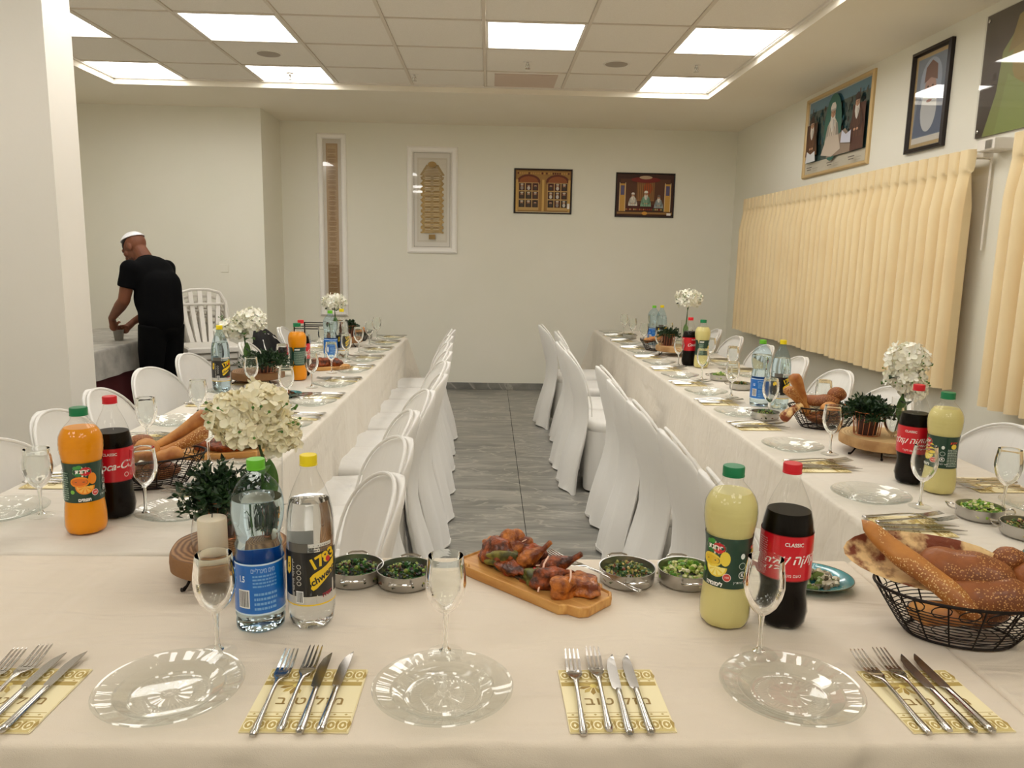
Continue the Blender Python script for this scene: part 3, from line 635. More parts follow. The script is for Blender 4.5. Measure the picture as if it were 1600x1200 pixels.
# ------------------------------------------------------------------ tableware
M_glass = thin_glass('clear_drinking_glass', (.993, .996, .993), (.34, .36, .34), refl=1.0, base=.010, p0=.72)
M_glass_solid = mat('solid_glass', (250, 252, 250), .02, trans=1, ior=1.45)
M_bowl = mat('blown_glass', (252, 254, 252), .0, trans=1, ior=1.30)
M_plate = thin_glass('pressed_glass', (.975, .985, .978), (.74, .82, .79), refl=1.2, rough=.05, base=.075, p0=.6)
def plate_proto():
    """pressed glass dinner plate with embossed rings, radial flutes and beaded rim"""
    t = thing('glass_plate', 'clear glass plate', 'plate'); n = 192; m = MB()
    prof = [(0.0001, .004), (.010, .004), (.013, .0055), (.016, .004), (.034, .004), (.0355, .0055), (.037, .0042), (.040, .0050), (.046, .0052), (.052, .0050), (.0545, .0042), (.056, .0058), (.0575, .0045), (.061, .0050), (.063, .0078), (.065, .0062), (.074, .0095), (.083, .0135), (.085, .0160), (.087, .0150), (.098, .0175), (.109, .0200), (.1110, .0222), (.1145, .0226), (.1165, .0208), (.112, .0185), (.09, .0135), (.075, .007), (.066, .002), (.06, .0005), (.0001, .0015)]
    rr = []
    for i, (r, z) in enumerate(prof):
        ring = []
        for k in range(n):
            a = 2*PI*k/n; dz = 0
            if .039 < r < .053 and i < 13: dz = .0010*math.cos(a*48)
            if .012 < r < .02 and i < 6: dz = .0003*math.cos(a*12)
            if .09 < r < .105 and i < 22: dz = .0007*math.cos(a*24)
            ring.append((r*math.cos(a), r*math.sin(a), z+dz))
        rr.append(ring)
    m.rings(rr, cap0=False, cap1=False); m.build('plate_body', M_plate, t, angle=25); return t
PLATE = plate_proto()
def glass_proto():
    t = thing('wine_glass', 'clear wine glass', 'glass'); t.scale = (.91, .91, 1)
    m = MB(); prof = [(.0001, .083), (.008, .0835), (.018, .088), (.029, .100), (.037, .118), (.0405, .136), (.0395, .154), (.0365, .172), (.034, .188), (.0343, .1886), (.0347, .188), (.0372, .172), (.0402, .154), (.0412, .136), (.0377, .1174), (.0297, .0992), (.0186, .0867), (.008, .079), (.006, .077)]
    m.lathe(prof, 48); m.build('bowl', M_bowl, t)
    s = MB(); s.lathe([(.0065, .0785), (.0058, .07), (.0042, .055), (.0042, .03), (.005, .018), (.0075, .010), (.0125, .0066)], 16, cap0=True); s.build('stem', M_glass_solid, t)
    s = MB(); s.lathe([(.0125, .0066), (.022, .0042), (.033, .0026), (.036, .0016), (.0362, .0006), (.035, .0002), (.0001, .0002)], 40, cap0=True); s.build('foot', M_glass, t)
    return t
GLASS = glass_proto()
def fork_proto():
    t = thing('fork', 'steel fork', 'fork'); m = MB(); W = [(0, .0045), (.006, .007), (.02, .0062), (.06, .0042), (.11, .0035), (.135, .0038), (.148, .0075), (.158, .0125), (.17, .0135), (.178, .0135)]
    Z = lambda y: interp([(0, .0035), (.05, .006), (.1, .010), (.14, .012), (.165, .0052), (.19, .005), (.235, .013)], y)
    rr = []
    for y in [0, .003, .008, .02, .04, .07, .1, .125, .138, .147, .155, .163, .172, .178]:
        w = interp(W, y); h = interp([(0, .003), (.02, .0032), (.12, .002), (.15, .0011), (.2, .001)], y)
        rr.append([(w*math.cos(a)*1.0, y, Z(y)+h*math.sin(a)-.0015*(math.cos(a)**2)*(y < .145)+.0015*(math.cos(a)**2)*(y > .15)) for a in [2*PI*k/12 for k in range(12)]])
    m.rings(rr); m.build('handle', M_chrome, t)
    q = MB()
    for i in range(4):
        x = (i-1.5)*.0072; q.rings([[(x*k+s*w, y, Z(y)+dz+.001) for s, dz in ((-1, -.0009), (1, -.0009), (1, .0009), (-1, .0009))] for y, w, k in ((.174, .0026, 1), (.185, .0022, 1.02), (.21, .0018, 1.05), (.232, .0011, 1.02), (.237, .0003, 1))])
    q.build('tines', M_chrome, t, smooth=False); return t
def knife_proto():
    t = thing('knife', 'steel table knife', 'knife'); m = MB(); rr = []
    for y, w, h in ((0, .004, .0028), (.004, .0068, .0042), (.012, .0072, .0046), (.05, .0062, .0042), (.1, .0052, .0036), (.118, .0055, .0036), (.122, .0045, .003)):
        rr.append([(w*math.cos(a), y, .005+h*math.sin(a)) for a in [2*PI*k/12 for k in range(12)]])
    m.rings(rr); m.build('handle', M_chrome, t)
    b = MB(); rr = []
    for y, xl, xr in ((.12, -.004, .005), (.128, -.0095, .0062), (.15, -.0105, .0068), (.19, -.010, .0072), (.215, -.006, .0072), (.228, .0005, .0068), (.236, .0055, .0062)):
        rr.append([(xl, y, .0048), (xr, y, .0042), (xr, y, .0062), (xl, y, .0052)])
    b.rings(rr); b.build('blade', mat('knife_blade_steel', (176, 172, 166), .2, 1), t, smooth=False); return t
FORK = fork_proto(); KNIFE = knife_proto()
M_napkin = mat('cream_paper_napkin', (238, 226, 184), .85, bump=(400, .2, .001))
def napkin_proto():
    """folded paper napkin .166 x .180 with printed gold borders and greeting"""
    t = thing('napkin', 'paper napkin', 'napkin'); w, h = .083, .09; m = MB()
    m.box(-w, w, -h, h, .0004, .0014); m.box(-w, w-.0015, -h+.0015, h, .0015, .0024); m.build('folded_sheet', M_napkin, t, smooth=False)
    m = MB(); G = (182, 156, 84); L = (240, 230, 190); k = [0]
    def flat(pts, c): k[0] += 1; z = .00255+k[0]*.0000012; m.add([(x, y, z) for x, y in pts], [tuple(range(len(pts)))], 0, c)
    def rc(a, b, c_, d, c): flat([(a, c_), (b, c_), (b, d), (a, d)], c)
    for y0, y1 in ((h-.034, h-.001), (-h+.001, -h+.034)): rc(-w+.001, w-.003, y0, y1, (206, 186, 122))
    rc(-w+.001, w-.003, h-.052, h-.040, G); rc(-w+.001, w-.003, -h+.038, -h+.041, G); rc(-w+.001, w-.003, -h+.050, -h+.0515, G)
    for i in range(9):
        x = -w+.01+i*.018
        for yy, s in ((h-.018, 1), (-h+.018, -1)):
            flat([(x+.008*math.cos(a), yy+.012*math.sin(a)) for a in [2*PI*j/10 for j in range(10)]], L); flat([(x+.006*math.cos(a), yy+.009*math.sin(a)) for a in [2*PI*j/10 for j in range(10)]], G)
            flat([(x-.0025, yy), (x, yy-.005), (x+.0025, yy), (x, yy+.005)], L); flat([(x+.009, yy-.013*s), (x+.013, yy-.004*s), (x+.009, yy+.012*s), (x+.006, yy-.004*s)], (170, 142, 70))
        flat([(x-.003, -h+.0457), (x, -h+.0435), (x+.003, -h+.0457), (x, -h+.048)], G); flat([(x-.003, h-.037), (x, h-.039), (x+.003, h-.037), (x, h-.035)], G)
    for i in range(5):
        a = PI*.75+i*PI/5.5+.5; cx_, cy_ = -.028, h-.052
        flat([(cx_, cy_), (cx_+.02*math.cos(a-.22), cy_+.02*math.sin(a-.22)), (cx_+.027*math.cos(a), cy_+.027*math.sin(a)), (cx_+.02*math.cos(a+.22), cy_+.02*math.sin(a+.22))], (160, 130, 58) if i % 2 else (198, 172, 96))
    flat([(-.028+.006*math.cos(a), h-.052+.006*math.sin(a)) for a in [2*PI*j/10 for j in range(10)]], (226, 206, 120))
    vs, fs = text_geo('מזל טוב', .030, bold=.0004, spacing=1.15); k[0] += 2; z = .0028
    m.add([(x+.006, y-.008, z) for x, y, _ in vs], fs, 0, (150, 122, 62))
    m.build('print', M_printmat, t, smooth=False); return t
NAPKIN = napkin_proto()
ru = random.Random(77)
def setting(ex, ey, ang, where, grp, plate=True, glass=(.06, .255), nap=.225, jitter=1, off=(-.060, -.022, .010, .042), skew=0, pin=.128, cutlery=True, napk=True):
    """place setting at table edge point (ex, ey); ang turns local +y (away from the sitter) into the table"""
    ca, sa = math.cos(ang), math.sin(ang)
    def W(x, y): return (ex+ca*x-sa*y, ey+sa*x+ca*y)
    if plate:
        x, y = W(0, pin); place(PLATE, (x, y, TZ+.0005), ang+ru.uniform(0, 1), 'clear embossed glass plate '+where, 'glass plates '+grp)
    if glass:
        x, y = W(*glass); place(GLASS, (x, y, TZ+.0006), ru.uniform(0, 3), 'clear stemmed wine glass '+where, 'wine glasses '+grp)
    if cutlery:
        if napk:
            x, y = W(nap, .118); place(NAPKIN, (x, y, TZ+.0005), ang+ru.uniform(-.05, .05)*jitter, 'gold-printed napkin under cutlery '+where, 'printed napkins '+grp)
        zz = TZ+.0036 if napk else TZ+.0008
        for i, (q, p, nm) in enumerate(((off[0], FORK, 'outer steel fork '), (off[1], FORK, 'inner steel fork '), (off[2], KNIFE, 'inner steel knife '), (off[3], KNIFE, 'outer steel knife '))):
            x, y = W(nap+q+ru.uniform(-.004, .004)*jitter, .018+ru.uniform(-.008, .008)*jitter+.008*(i == 1))
            place(p, (x, y, zz), ang+skew*(1 if i < 2 else -1)*.5+ru.uniform(-.05, .05)*jitter, nm+where, ('forks ' if i < 2 else 'knives ')+grp)
# front row
F = 'on the front table'
setting(-.511, 1.04, 0, 'front left, before the candle stand', F, glass=(.028, .268), nap=.225, jitter=.5)
setting(-.067, 1.04, 0, 'front centre, before the chicken board', F, glass=(-.004, .268), nap=.282, jitter=.5)
setting(.514, 1.04, 0, 'front right, before the cola bottle', F, glass=(-.004, .268), nap=.235, jitter=.5)
setting(-.985, 1.04, 0, 'at the front left corner of the photo', F, plate=False, glass=None, nap=.225, jitter=.5)
R1 = 'on the right table, aisle side'
names = ['nearest place', 'second place', 'third place', 'fourth place', 'fifth place', 'sixth place', 'seventh place', 'eighth place', 'ninth place', 'last place']
for i, y in enumerate([2.25, 2.87, 3.52, 4.08, 4.66, 5.25, 5.85, 6.45, 6.98, 7.42]):
    setting(1.06, y, -PI/2, 'at the %s of the right table aisle side' % names[i], R1, glass=(.07, .245), nap=.245)
for i, y in enumerate([2.15, 2.80, 3.42, 4.0, 4.75, 5.25, 5.85, 6.5, 7.1]):
    setting(1.79, y, PI/2, 'at the %s of the right table curtain side' % names[i], 'on the right table, curtain side', glass=(-.0, .25), nap=.26)
for i, y in enumerate([2.05, 2.62, 3.13, 3.64, 4.16, 4.68, 5.17, 5.66, 6.16, 6.58]):
    setting(-.713, y, PI/2, 'at the %s of the left table aisle side' % names[i], 'on the left table, aisle side', glass=(-.05, .235) if i else (.0, .222), nap=.235 if i < 8 else .21, plate=True)
for i, y in enumerate([2.03, 2.62, 3.18, 3.9, 4.5, 5.05, 5.6, 6.2]):
    setting(-1.44, y, -PI/2, 'at the %s of the left table outer side' % names[i], 'on the left table, outer side', glass=(-.15, .20) if i == 1 else (.0, .235), nap=.265)
# ------------------------------------------------------------------ bottles
M_pet = thin_glass('clear_pet', (.985, .985, .98), (.5, .52, .5), refl=1.0, base=.018, p0=.7)
M_petblue = thin_glass('blue_tinted_pet', (.84, .93, .975), (.30, .52, .70), refl=1.1, base=.03, p0=.55)
M_water = mat('water', (250, 253, 254), .0, trans=1, ior=1.33)
M_cola = mat('cola', (9, 4, 2), .3, spec=.08)
M_orange = mat('orange_drink', (236, 150, 0), .35, coat=.15, spec=.3)
M_lemon = mat('lemon_drink', (214, 203, 136), .35, coat=.15, spec=.3)
M_capg = mat('dark_green_cap', (18, 120, 72), .4); M_capr = mat('red_cap', (208, 26, 40), .4); M_capy = mat('yellow_cap', (232, 208, 20), .4); M_capl = mat('bright_green_cap', (104, 186, 44), .4)
M_label = attr_mat('bottle_label', .3, coat=.5)
def cap(t, r, z0, z1, m, z_in=0):
    b = MB(); b.lathe([(r*.8, z0), (r, z0+.0005), (r*1.01, z0+.003), (r*.97, z0+.0035), (r*.98, z1-.002), (r*.93, z1), (0.0001, z1)], 48, mod=lambda a, z: 1+.012*math.cos(a*24)*(z > z0+.003 and z < z1-.0005)); b.build('cap', m, t)
class Wrap:
    """label wrapped round a bottle of radius function R(z); x is arc length from the front centre (local -y), y is height"""
    def __init__(s, R, zm=None): s.R = R; s.mb = MB(); s.k = 0; s.zm = zm
    def zz(s, z): return z if s.zm is None else s.zm[2]+(z-s.zm[0])*(s.zm[3]-s.zm[2])/(s.zm[1]-s.zm[0])
    def _p(s, x, z):
        z = s.zz(z); r = s.R(z)+.0006+s.k*.00009; a = -PI/2+x/s.R(z); return (r*math.cos(a), r*math.sin(a), z)
    def poly(s, pts, c, step=.008):
        s.k += 1; s.mb.add([s._p(x, z) for x, z in pts], [tuple(range(len(pts)))], 0, c)
    def rect(s, x0, x1, z0, z1, c, nz=1):
        s.k += 1; n = max(1, int(abs(x1-x0)/.004)); vs = []; 
        for j in range(nz+1):
            for i in range(n+1): vs.append(s._p(x0+(x1-x0)*i/n, z0+(z1-z0)*j/nz))
        s.mb.add(vs, [(j*(n+1)+i, j*(n+1)+i+1, (j+1)*(n+1)+i+1, (j+1)*(n+1)+i) for j in range(nz) for i in range(n)], 0, c)
    def ell(s, x, z, rx, rz, c, n=16, a0=0, a1=2*PI):
        s.k += 1; s.mb.add([s._p(x, z)]+[s._p(x+rx*math.cos(a0+(a1-a0)*i/n), z+rz*math.sin(a0+(a1-a0)*i/n)) for i in range(n+1)], [(0, i+1, i+2) for i in range(n)], 0, c)
    def text(s, txt, x, z, size, c, rot=0, **kw):
        vs, fs = text_geo(txt, size, **kw); s.k += 1; ca, sa = math.cos(rot), math.sin(rot)
        s.mb.add([s._p(x+a*ca-b*sa, z+a*sa+b*ca) for a, b, _ in vs], fs, 0, c)
    def lines(s, x0, x1, z0, z1, n, c, seed=1):
        rnd = random.Random(seed); dz = (z1-z0)/n
        for i in range(n):
            x = x0
            while x < x1-.002:
                L = rnd.uniform(.002, .007); s.k = max(s.k, 3); s.k -= 1; s.rect(x, min(x+L, x1), z0+i*dz, z0+i*dz+dz*.5, c); x += L+.0012
    def barcode(s, x0, x1, z0, z1, seed=1):
        s.rect(x0, x1, z0, z1, (240, 240, 240)); x = x0+.001; rnd = random.Random(seed)
        while x < x1-.0015: w = rnd.choice([.0005, .0009, .0014]); s.rect(x, x+w, z0+.0015, z1-.0015, (25, 25, 25)); s.k -= 1; x += w+rnd.choice([.0006, .001])
    def build(s, t, name='label'): return s.mb.build(name, M_label, t, angle=60)
def Rf(prof): return lambda z: interp([(b, a) for a, b in prof], z)
def petal(n, r0=.05):
    return lambda a, z: 1-(.13*(1-z/.03)*max(0, math.cos(n*a))**.6 if z < .03 else 0)
def inner(prof, ztop, d=.0012):
    out = [(max(r-d, .0001), z+(d if z < .01 else 0)) for r, z in prof if z < ztop]; R = Rf(prof); out.append((R(ztop)-d, ztop)); out.append((R(ztop)*.5, ztop-.0004)); out.append((.0001, ztop-.0004)); return out
def shell(t, prof, m, n=48, mod=None): MB().lathe(prof, n, mod=mod).build('bottle_shell', m, t)
COKE = [(.0001, .008), (.02, .005), (.030, .0), (.038, .004), (.0425, .015), (.0440, .032), (.0425, .048), (.0402, .064), (.0395, .080), (.0412, .094), (.0438, .105), (.0442, .12), (.0443, .19), (.0438, .204), (.0420, .219), (.0388, .236), (.0345, .252), (.0295, .268), (.0240, .283), (.0185, .296), (.0155, .305), (.0145, .312), (.0165, .3135), (.0165, .3155), (.0135, .3160), (.0135, .325)]
def cola(hebrew):
    t = thing('cola_bottle', 'cola bottle', 'bottle'); t.scale = (1.13, 1.13, .985); shell(t, COKE, M_pet, 60, petal(5))
    MB().lathe(inner(COKE, .240), 60, mod=petal(5)).build('cola', M_cola, t); cap(t, .0162, .3158, .336, M_capr)
    w = Wrap(Rf(COKE), (.132, .208, .107, .200)); RD = (206, 14, 34); Wt = (240, 236, 230); C = 2*PI*.0442; w.rect(-C/2, C/2, .132, .208, RD, 3); w.rect(-C/2, C/2, .2065, .208, (150, 8, 20)); w.rect(-C/2, C/2, .132, .1335, (150, 8, 20))
    if hebrew:
        w.text('קוקה קולה', .012, .168, .0215, Wt, shear=.35, bold=.0004, rot=.06); w.text('CLASSIC', .016, .194, .0085, Wt, bold=.0002); w.text('טעם מקורי', .014, .142, .0075, Wt)
        w.lines(-.052, -.030, .138, .2, 16, (222, 150, 150), 3); w.text('קוקה קולה', .012-C/2, .168, .018, Wt, shear=.35, bold=.0006)
    else:
        w.text('Coca-Cola', .004, .168, .024, Wt, shear=.45, bold=.0004, rot=.08); w.text('CLASSIC', -.008, .195, .0085, Wt, bold=.0002); w.ell(.026, .147, .0055, .0055, (235, 200, 190)); w.ell(.026, .147, .004, .004, RD)
        w.lines(.042, .062, .138, .2, 16, (222, 150, 150), 3); w.text('Coca-Cola', .004-C/2, .168, .02, Wt, shear=.45, bold=.0007)
    w.build(t); return t
JUICE = [(.0001, .006), (.028, .004), (.036, .0), (.0425, .006), (.0455, .020), (.0455, .045), (.0438, .07), (.0415, .092), (.0404, .110), (.0400, .14), (.0402, .172), (.0420, .194), (.0450, .210), (.0470, .227), (.0475, .245), (.0455, .262), (.040, .276), (.032, .288), (.0235, .298), (.0185, .305), (.0180, .311), (.0198, .3125), (.0198, .3145), (.0165, .315), (.0165, .325)]
def juice(orange):
    t = thing('juice_bottle', 'juice bottle', 'bottle'); t.scale = (1.09, 1.09, .965); ribs = lambda a, z: 1+(.012*math.cos(z*520) if .19 < z < .26 else 0)-(.05*(1-z/.02)*(max(0, math.cos(8*a))) if z < .02 else 0)
    shell(t, [(r, z) for r, z in JUICE], M_pet, 48, ribs); fill = []
    for i in range(60): z = .004+(.284-.004)*i/59; fill.append((Rf(JUICE[2:])(z)-.0012, z))
    MB().lathe([(.0001, .004)]+fill+[(.0001, .284)], 48, mod=ribs).build('juice', M_orange if orange else M_lemon, t); cap(t, .0195, .3145, .336, M_capg)
    w = Wrap(Rf(JUICE), (.094, .182, .091, .196)); G = (10, 56, 40); C = 2*PI*.0402; w.rect(-C/2, C/2, .094, .182, G, 8)
    fc = (242, 140, 20) if orange else (240, 212, 70); f2 = (250, 190, 80) if orange else (250, 236, 140)
    x0 = -.004 if orange else -.046
    w.ell(x0+.002, .163, .021, .0115, (226, 226, 200)); w.ell(x0-.006, .163, .012, .0105, (30, 120, 60)); w.ell(x0+.009, .163, .012, .0095, (206, 24, 40)); w.ell(x0-.004, .174, .006, .004, (60, 150, 60)); w.ell(x0-.012, .172, .005, .004, (60, 150, 60))
    w.text('פריגת', x0+.003, .163, .0125, (250, 248, 240), bold=.0004)
    w.ell(x0-.004, .140, .020, .012, fc); w.ell(x0-.004, .140, .016, .008, (226, 110, 20) if orange else (228, 190, 50)); w.ell(x0+.006, .130, .020, .018, fc, a0=PI, a1=2*PI); w.ell(x0+.006, .130, .017, .0155, f2, a0=PI, a1=2*PI)
    w.ell(x0+.022, .146, .009, .013, fc)
    for i in range(4): a = PI+PI*(i+.6)/4.4; w.poly([(x0+.006, .1285), (x0+.006+.014*math.cos(a-.12), .1285+.014*math.sin(a-.12)), (x0+.006+.014*math.cos(a+.12), .1285+.014*math.sin(a+.12))], fc)
    w.ell(x0-.020, .118, .0045, .0045, (120, 180, 60)); w.ell(x0+.026, .114, .0072, .0072, (240, 225, 220)); w.ell(x0+.026, .114, .0062, .0062, (206, 60, 50)); w.text('100', x0+.026, .114, .005, (250, 240, 230))
    w.text('תפוזים' if orange else 'לימונדה', x0+.004, .100, .0095, (245, 245, 240), bold=.0004)
    xr = x0+.052
    w.text('פריגת', x0+.080, .165, .009, (240, 80, 60), bold=.0003); w.ell(x0+.080, .155, .008, .007, fc)
    w.ell(xr, .152, .004, .005, (225, 230, 225)); w.ell(xr, .135, .0065, .006, (200, 214, 204)); w.ell(xr, .135, .0055, .005, G); w.ell(xr, .119, .0065, .0065, (225, 230, 225)); w.ell(xr, .119, .0052, .0052, G); w.text('K', xr, .119, .008, (235, 235, 235), bold=.0004); w.text('כשר למהדרין', xr, .106, .0055, (225, 230, 225))
    w.lines(xr+.012, xr+.040, .10, .150, 11, (178, 194, 182), 4); w.rect(-C/2+.005, -C/2+.03, .168, .176, (220, 220, 214)); w.lines(-C/2+.004, x0-.028 if orange else -C/2+.03, .1, .164, 13, (150, 176, 158), 6)
    w.build(t); return t
WATER = [(.0001, .008), (.03, .004), (.037, .0), (.0425, .004), (.0435, .016), (.0420, .024), (.0435, .032), (.0420, .040), (.0430, .046), (.0430, .112), (.0415, .120), (.0435, .130), (.0415, .140), (.0425, .150), (.0405, .160), (.0415, .170), (.0385, .180), (.0375, .188), (.0405, .200), (.0440, .216), (.0462, .236), (.0455, .256), (.0415, .274), (.0340, .290), (.0235, .303), (.0165, .310), (.0150, .316), (.0168, .3175), (.0135, .319), (.0135, .325)]
def water(capm=M_capl):
    t = thing('water_bottle', 'water bottle', 'bottle'); t.scale = (1.07, 1.07, .985); shell(t, WATER, M_petblue, 48, lambda a, z: 1-(.08*(1-z/.02)*max(0, math.cos(6*a)) if z < .02 else 0)); MB().lathe(inner(WATER, .262, .0016), 48).build('water', M_water, t); cap(t, .0162, .3178, .338, capm)
    w = Wrap(lambda z: .0432, (.050, .110, .040, .142)); B = (10, 106, 196); C = 2*PI*.0432; w.rect(-C/2, C/2, .050, .110, B, 2); w.rect(-C/2, C/2, .1085, .1105, (200, 226, 244)); w.rect(-C/2, C/2, .0495, .0515, (200, 226, 244))
    w.text('מים מינרליים', .010, .1025, .008, (170, 206, 238)); w.lines(-.008, .034, .083, .099, 4, (110, 168, 222), 2); w.text('1.5', -.028, .092, .010, (220, 236, 250), bold=.0003); w.barcode(-.036, -.014, .058, .080, 4)
    w.lines(-.006, .034, .056, .079, 4, (120, 176, 226), 8); w.text('עין גדי', -.085, .08, .022, (235, 244, 252), bold=.0006); w.ell(.085, .08, .018, .018, (70, 150, 220))
    w.build(t); return t
SODA = [(.0001, .010), (.018, .006), (.030, .0), (.039, .005), (.0435, .018), (.0448, .036), (.0450, .06), (.0450, .165), (.0455, .19), (.0448, .215), (.0425, .235), (.038, .255), (.0310, .275), (.0235, .293), (.0175, .306), (.0150, .313), (.0148, .317), (.0170, .3185), (.0170, .3202), (.0135, .321), (.0135, .328)]
def soda(blue=False):
    t = thing('soda_bottle', 'soda water bottle', 'bottle'); shell(t, SODA, M_petblue if blue else M_pet, 60, petal(5)); cap(t, .0165, .3205, .341, M_capy)
    MB().lathe(inner(SODA, .2535, .0016), 60, mod=petal(5)).build('soda_water', M_water, t)
    w = Wrap(lambda z: .0452); K = (20, 18, 18); Y = (236, 196, 18); C = 2*PI*.0452
    w.rect(-C*.28, C*.25, .074, .162, K, 2); w.rect(-C/2, -C*.28, .062, .18, (190, 188, 182), 2); w.rect(-.045, -.003, .162, .180, (96, 92, 84)); w.rect(-.002, .045, .172, .179, (214, 212, 206)); w.lines(.0, .044, .164, .178, 3, (90, 88, 84), 2)
    w.rect(-C*.28, C*.25, .0585, .073, (196, 192, 184)); w.rect(-C/2, C/2, .0555, .0585, Y)
    w.text('1783', .026, .146, .030, Y, rot=.42, bold=.0010, spacing=.92); w.ell(.036, .145, .005, .006, (206, 20, 30))
    up = [(.000, .112), (.006, .119), (.014, .1235), (.022, .127), (.032, .132), (.042, .138), (.052, .1445)]; lo = [(.002, .090), (.006, .086), (.013, .090), (.022, .098), (.032, .106), (.042, .113), (.052, .119)]; w.k += 1
    w.mb.add([w._p(*q) for q in up+lo], [(i, i+7, i+8, i+1) for i in range(6)], 0, Y); w.text('Schweppes', .030, .115, .0185, K, rot=.50, shear=.25, bold=.0006)
    w.poly([(.012, .075), (.05, .102), (.05, .060), (.012, .060)], (206, 202, 194)); w.text('סודה', .035, .076, .012, (150, 30, 50), rot=.2, bold=.0004)
    w.poly([(-.050, .122), (-.046, .150), (-.038, .152), (-.038, .124), (-.044, .116)], Y); w.text('5', -.043, .134, .012, K, bold=.0004)
    for i in range(4): w.ell(-.020, .134-i*.011, .0046, .0044, (190, 186, 178)); w.ell(-.020, .134-i*.011, .0034, .0032, K)
    w.barcode(-.026, -.012, .062, .086, 9); w.lines(-.034, -.029, .068, .15, 30, (190, 186, 178), 5)
    w.build(t); return t
BK = {'cola_en': cola(False), 'cola_he': cola(True), 'orange': juice(True), 'lemon': juice(False), 'water': water(), 'soda': soda(), 'soda_blue': soda(True)}
LB = {'cola_en': 'red-capped cola bottle with red label', 'cola_he': 'red-capped cola bottle with Hebrew red label', 'orange': 'green-capped orange drink bottle', 'lemon': 'green-capped pale lemonade bottle', 'water': 'blue-labelled water bottle with green cap', 'soda': 'yellow-capped clear soda bottle, black label,', 'soda_blue': 'yellow-capped bluish soda water bottle'}
def bottle(kind, x, y, rz, where): place(BK[kind], (x, y, TZ+.0006), rz+math.atan2(-x, y), LB[kind]+' '+where)
bottle('water', -.437, 1.42, -.1, 'on the front table beside the candle')
bottle('soda', -.339, 1.425, -.06, 'on the front table left of the small pans')
bottle('lemon', .484, 1.440, .5, 'on the front table right of centre')
bottle('cola_he', .600, 1.440, -.05, 'on the front table behind a wine glass')
bottle('orange', -1.030, 1.925, -.0, 'at the near end of the left table')
bottle('cola_en', -1.010, 2.045, .0, 'at the near end of the left table')
bottle('cola_he', 1.415, 2.440, -.55, 'at the near end of the right table')
bottle('lemon', 1.450, 2.335, -.1, 'at the near end of the right table')
bottle('water', 1.372, 3.775, 0, 'in the middle of the right table')
bottle('soda_blue', 1.445, 3.700, .3, 'in the middle of the right table')
bottle('cola_en', 1.385, 5.22, .8, 'far down the right table beside the flowers')
bottle('lemon', 1.445, 5.12, 2.6, 'far down the right table beside the flowers')
bottle('water', 1.40, 6.47, 0, 'near the far end of the right table')
bottle('soda_blue', 1.45, 6.40, .5, 'near the far end of the right table')
bottle('soda_blue', -1.385, 3.98, .1, 'beside the white flowers midway on the left table')
bottle('orange', -1.085, 4.37, 2.6, 'midway along the left table')
bottle('cola_en', -1.095, 4.50, .5, 'midway along the left table')
bottle('water', -1.080, 5.26, .1, 'far down the left table')
bottle('soda', -1.015, 5.33, .5, 'far down the left table')
# ------------------------------------------------------------------ food and serving pieces
M_veg = attr_mat('chopped_vegetables', .45, coat=.2)
M_meat = mat('roasted_skin', (158, 74, 24), .45, noise=(48, (62, 26, 10), 6, .36, .62), bump=(90, .8, .008), coat=.15)
M_meat2 = mat('golden_roasted_skin', (196, 116, 44), .45, noise=(42, (112, 50, 18), 6, .36, .62), bump=(90, .8, .008), coat=.15)
M_board = mat('bamboo_board', (196, 142, 74), .45, bump=(90, .1, .002)); 
def stripe(m, rgb, rgb2, sc=(60, 6, 6)):
    nt = m.node_tree; b = nt.nodes['Principled BSDF']; tc = nt.nodes.new('ShaderNodeTexCoord'); mp = nt.nodes.new('ShaderNodeMapping'); mp.inputs['Scale'].default_value = sc
    n = nt.nodes.new('ShaderNodeTexNoise'); n.inputs['Scale'].default_value = 1.5; n.inputs['Detail'].default_value = 4; r = nt.nodes.new('ShaderNodeValToRGB')
    r.color_ramp.elements[0].position = .35; r.color_ramp.elements[1].position = .68; r.color_ramp.elements[0].color = (*lin(rgb), 1); r.color_ramp.elements[1].color = (*lin(rgb2), 1)
    nt.links.new(tc.outputs['Object'], mp.inputs['Vector']); nt.links.new(mp.outputs[0], n.inputs['Vector']); nt.links.new(n.outputs['Fac'], r.inputs['Fac']); nt.links.new(r.outputs['Color'], b.inputs['Base Color'])
stripe(M_board, (186, 128, 62), (214, 164, 94), (4, 70, 20))
def bits(n, R, h, cols, size, seed, flat=.5, dome=1, oval=1, leafy=.4):
    """pile of chopped pieces inside radius R"""
    rnd = random.Random(seed); m = MB()
    for i in range(n):
        r = R*math.sqrt(rnd.random()); a = rnd.uniform(0, 2*PI); z = h*(1-(r/R)**2*.8)*rnd.uniform(.55, 1)
        s = size*rnd.uniform(.5, 1.3); T = Matrix.Rotation(rnd.uniform(0, PI), 3, Vector((rnd.uniform(-1, 1), rnd.uniform(-1, 1), rnd.uniform(-1, 1))).normalized()); c = rnd.choice(cols)
        x, y = r*math.cos(a), r*oval*math.sin(a)
        if rnd.random() < leafy:
            k = [Vector(p) @ T for p in ((-s, -s*.5, 0), (0, -s*.8, s*.3), (s, -s*.3, 0), (s*.8, s*.6, s*.2), (-s*.2, s*.8, -s*.1), (-s*.9, s*.4, s*.2))]
            m.add([(x+p.x, y+p.y, z+p.z) for p in k], [(0, 1, 2), (0, 2, 3), (0, 3, 4), (0, 4, 5)], 0, c)
        else: m.ball((x, y, z), (s, s*.7, s*flat), 6, 4, 0, c, T=T)
    return m
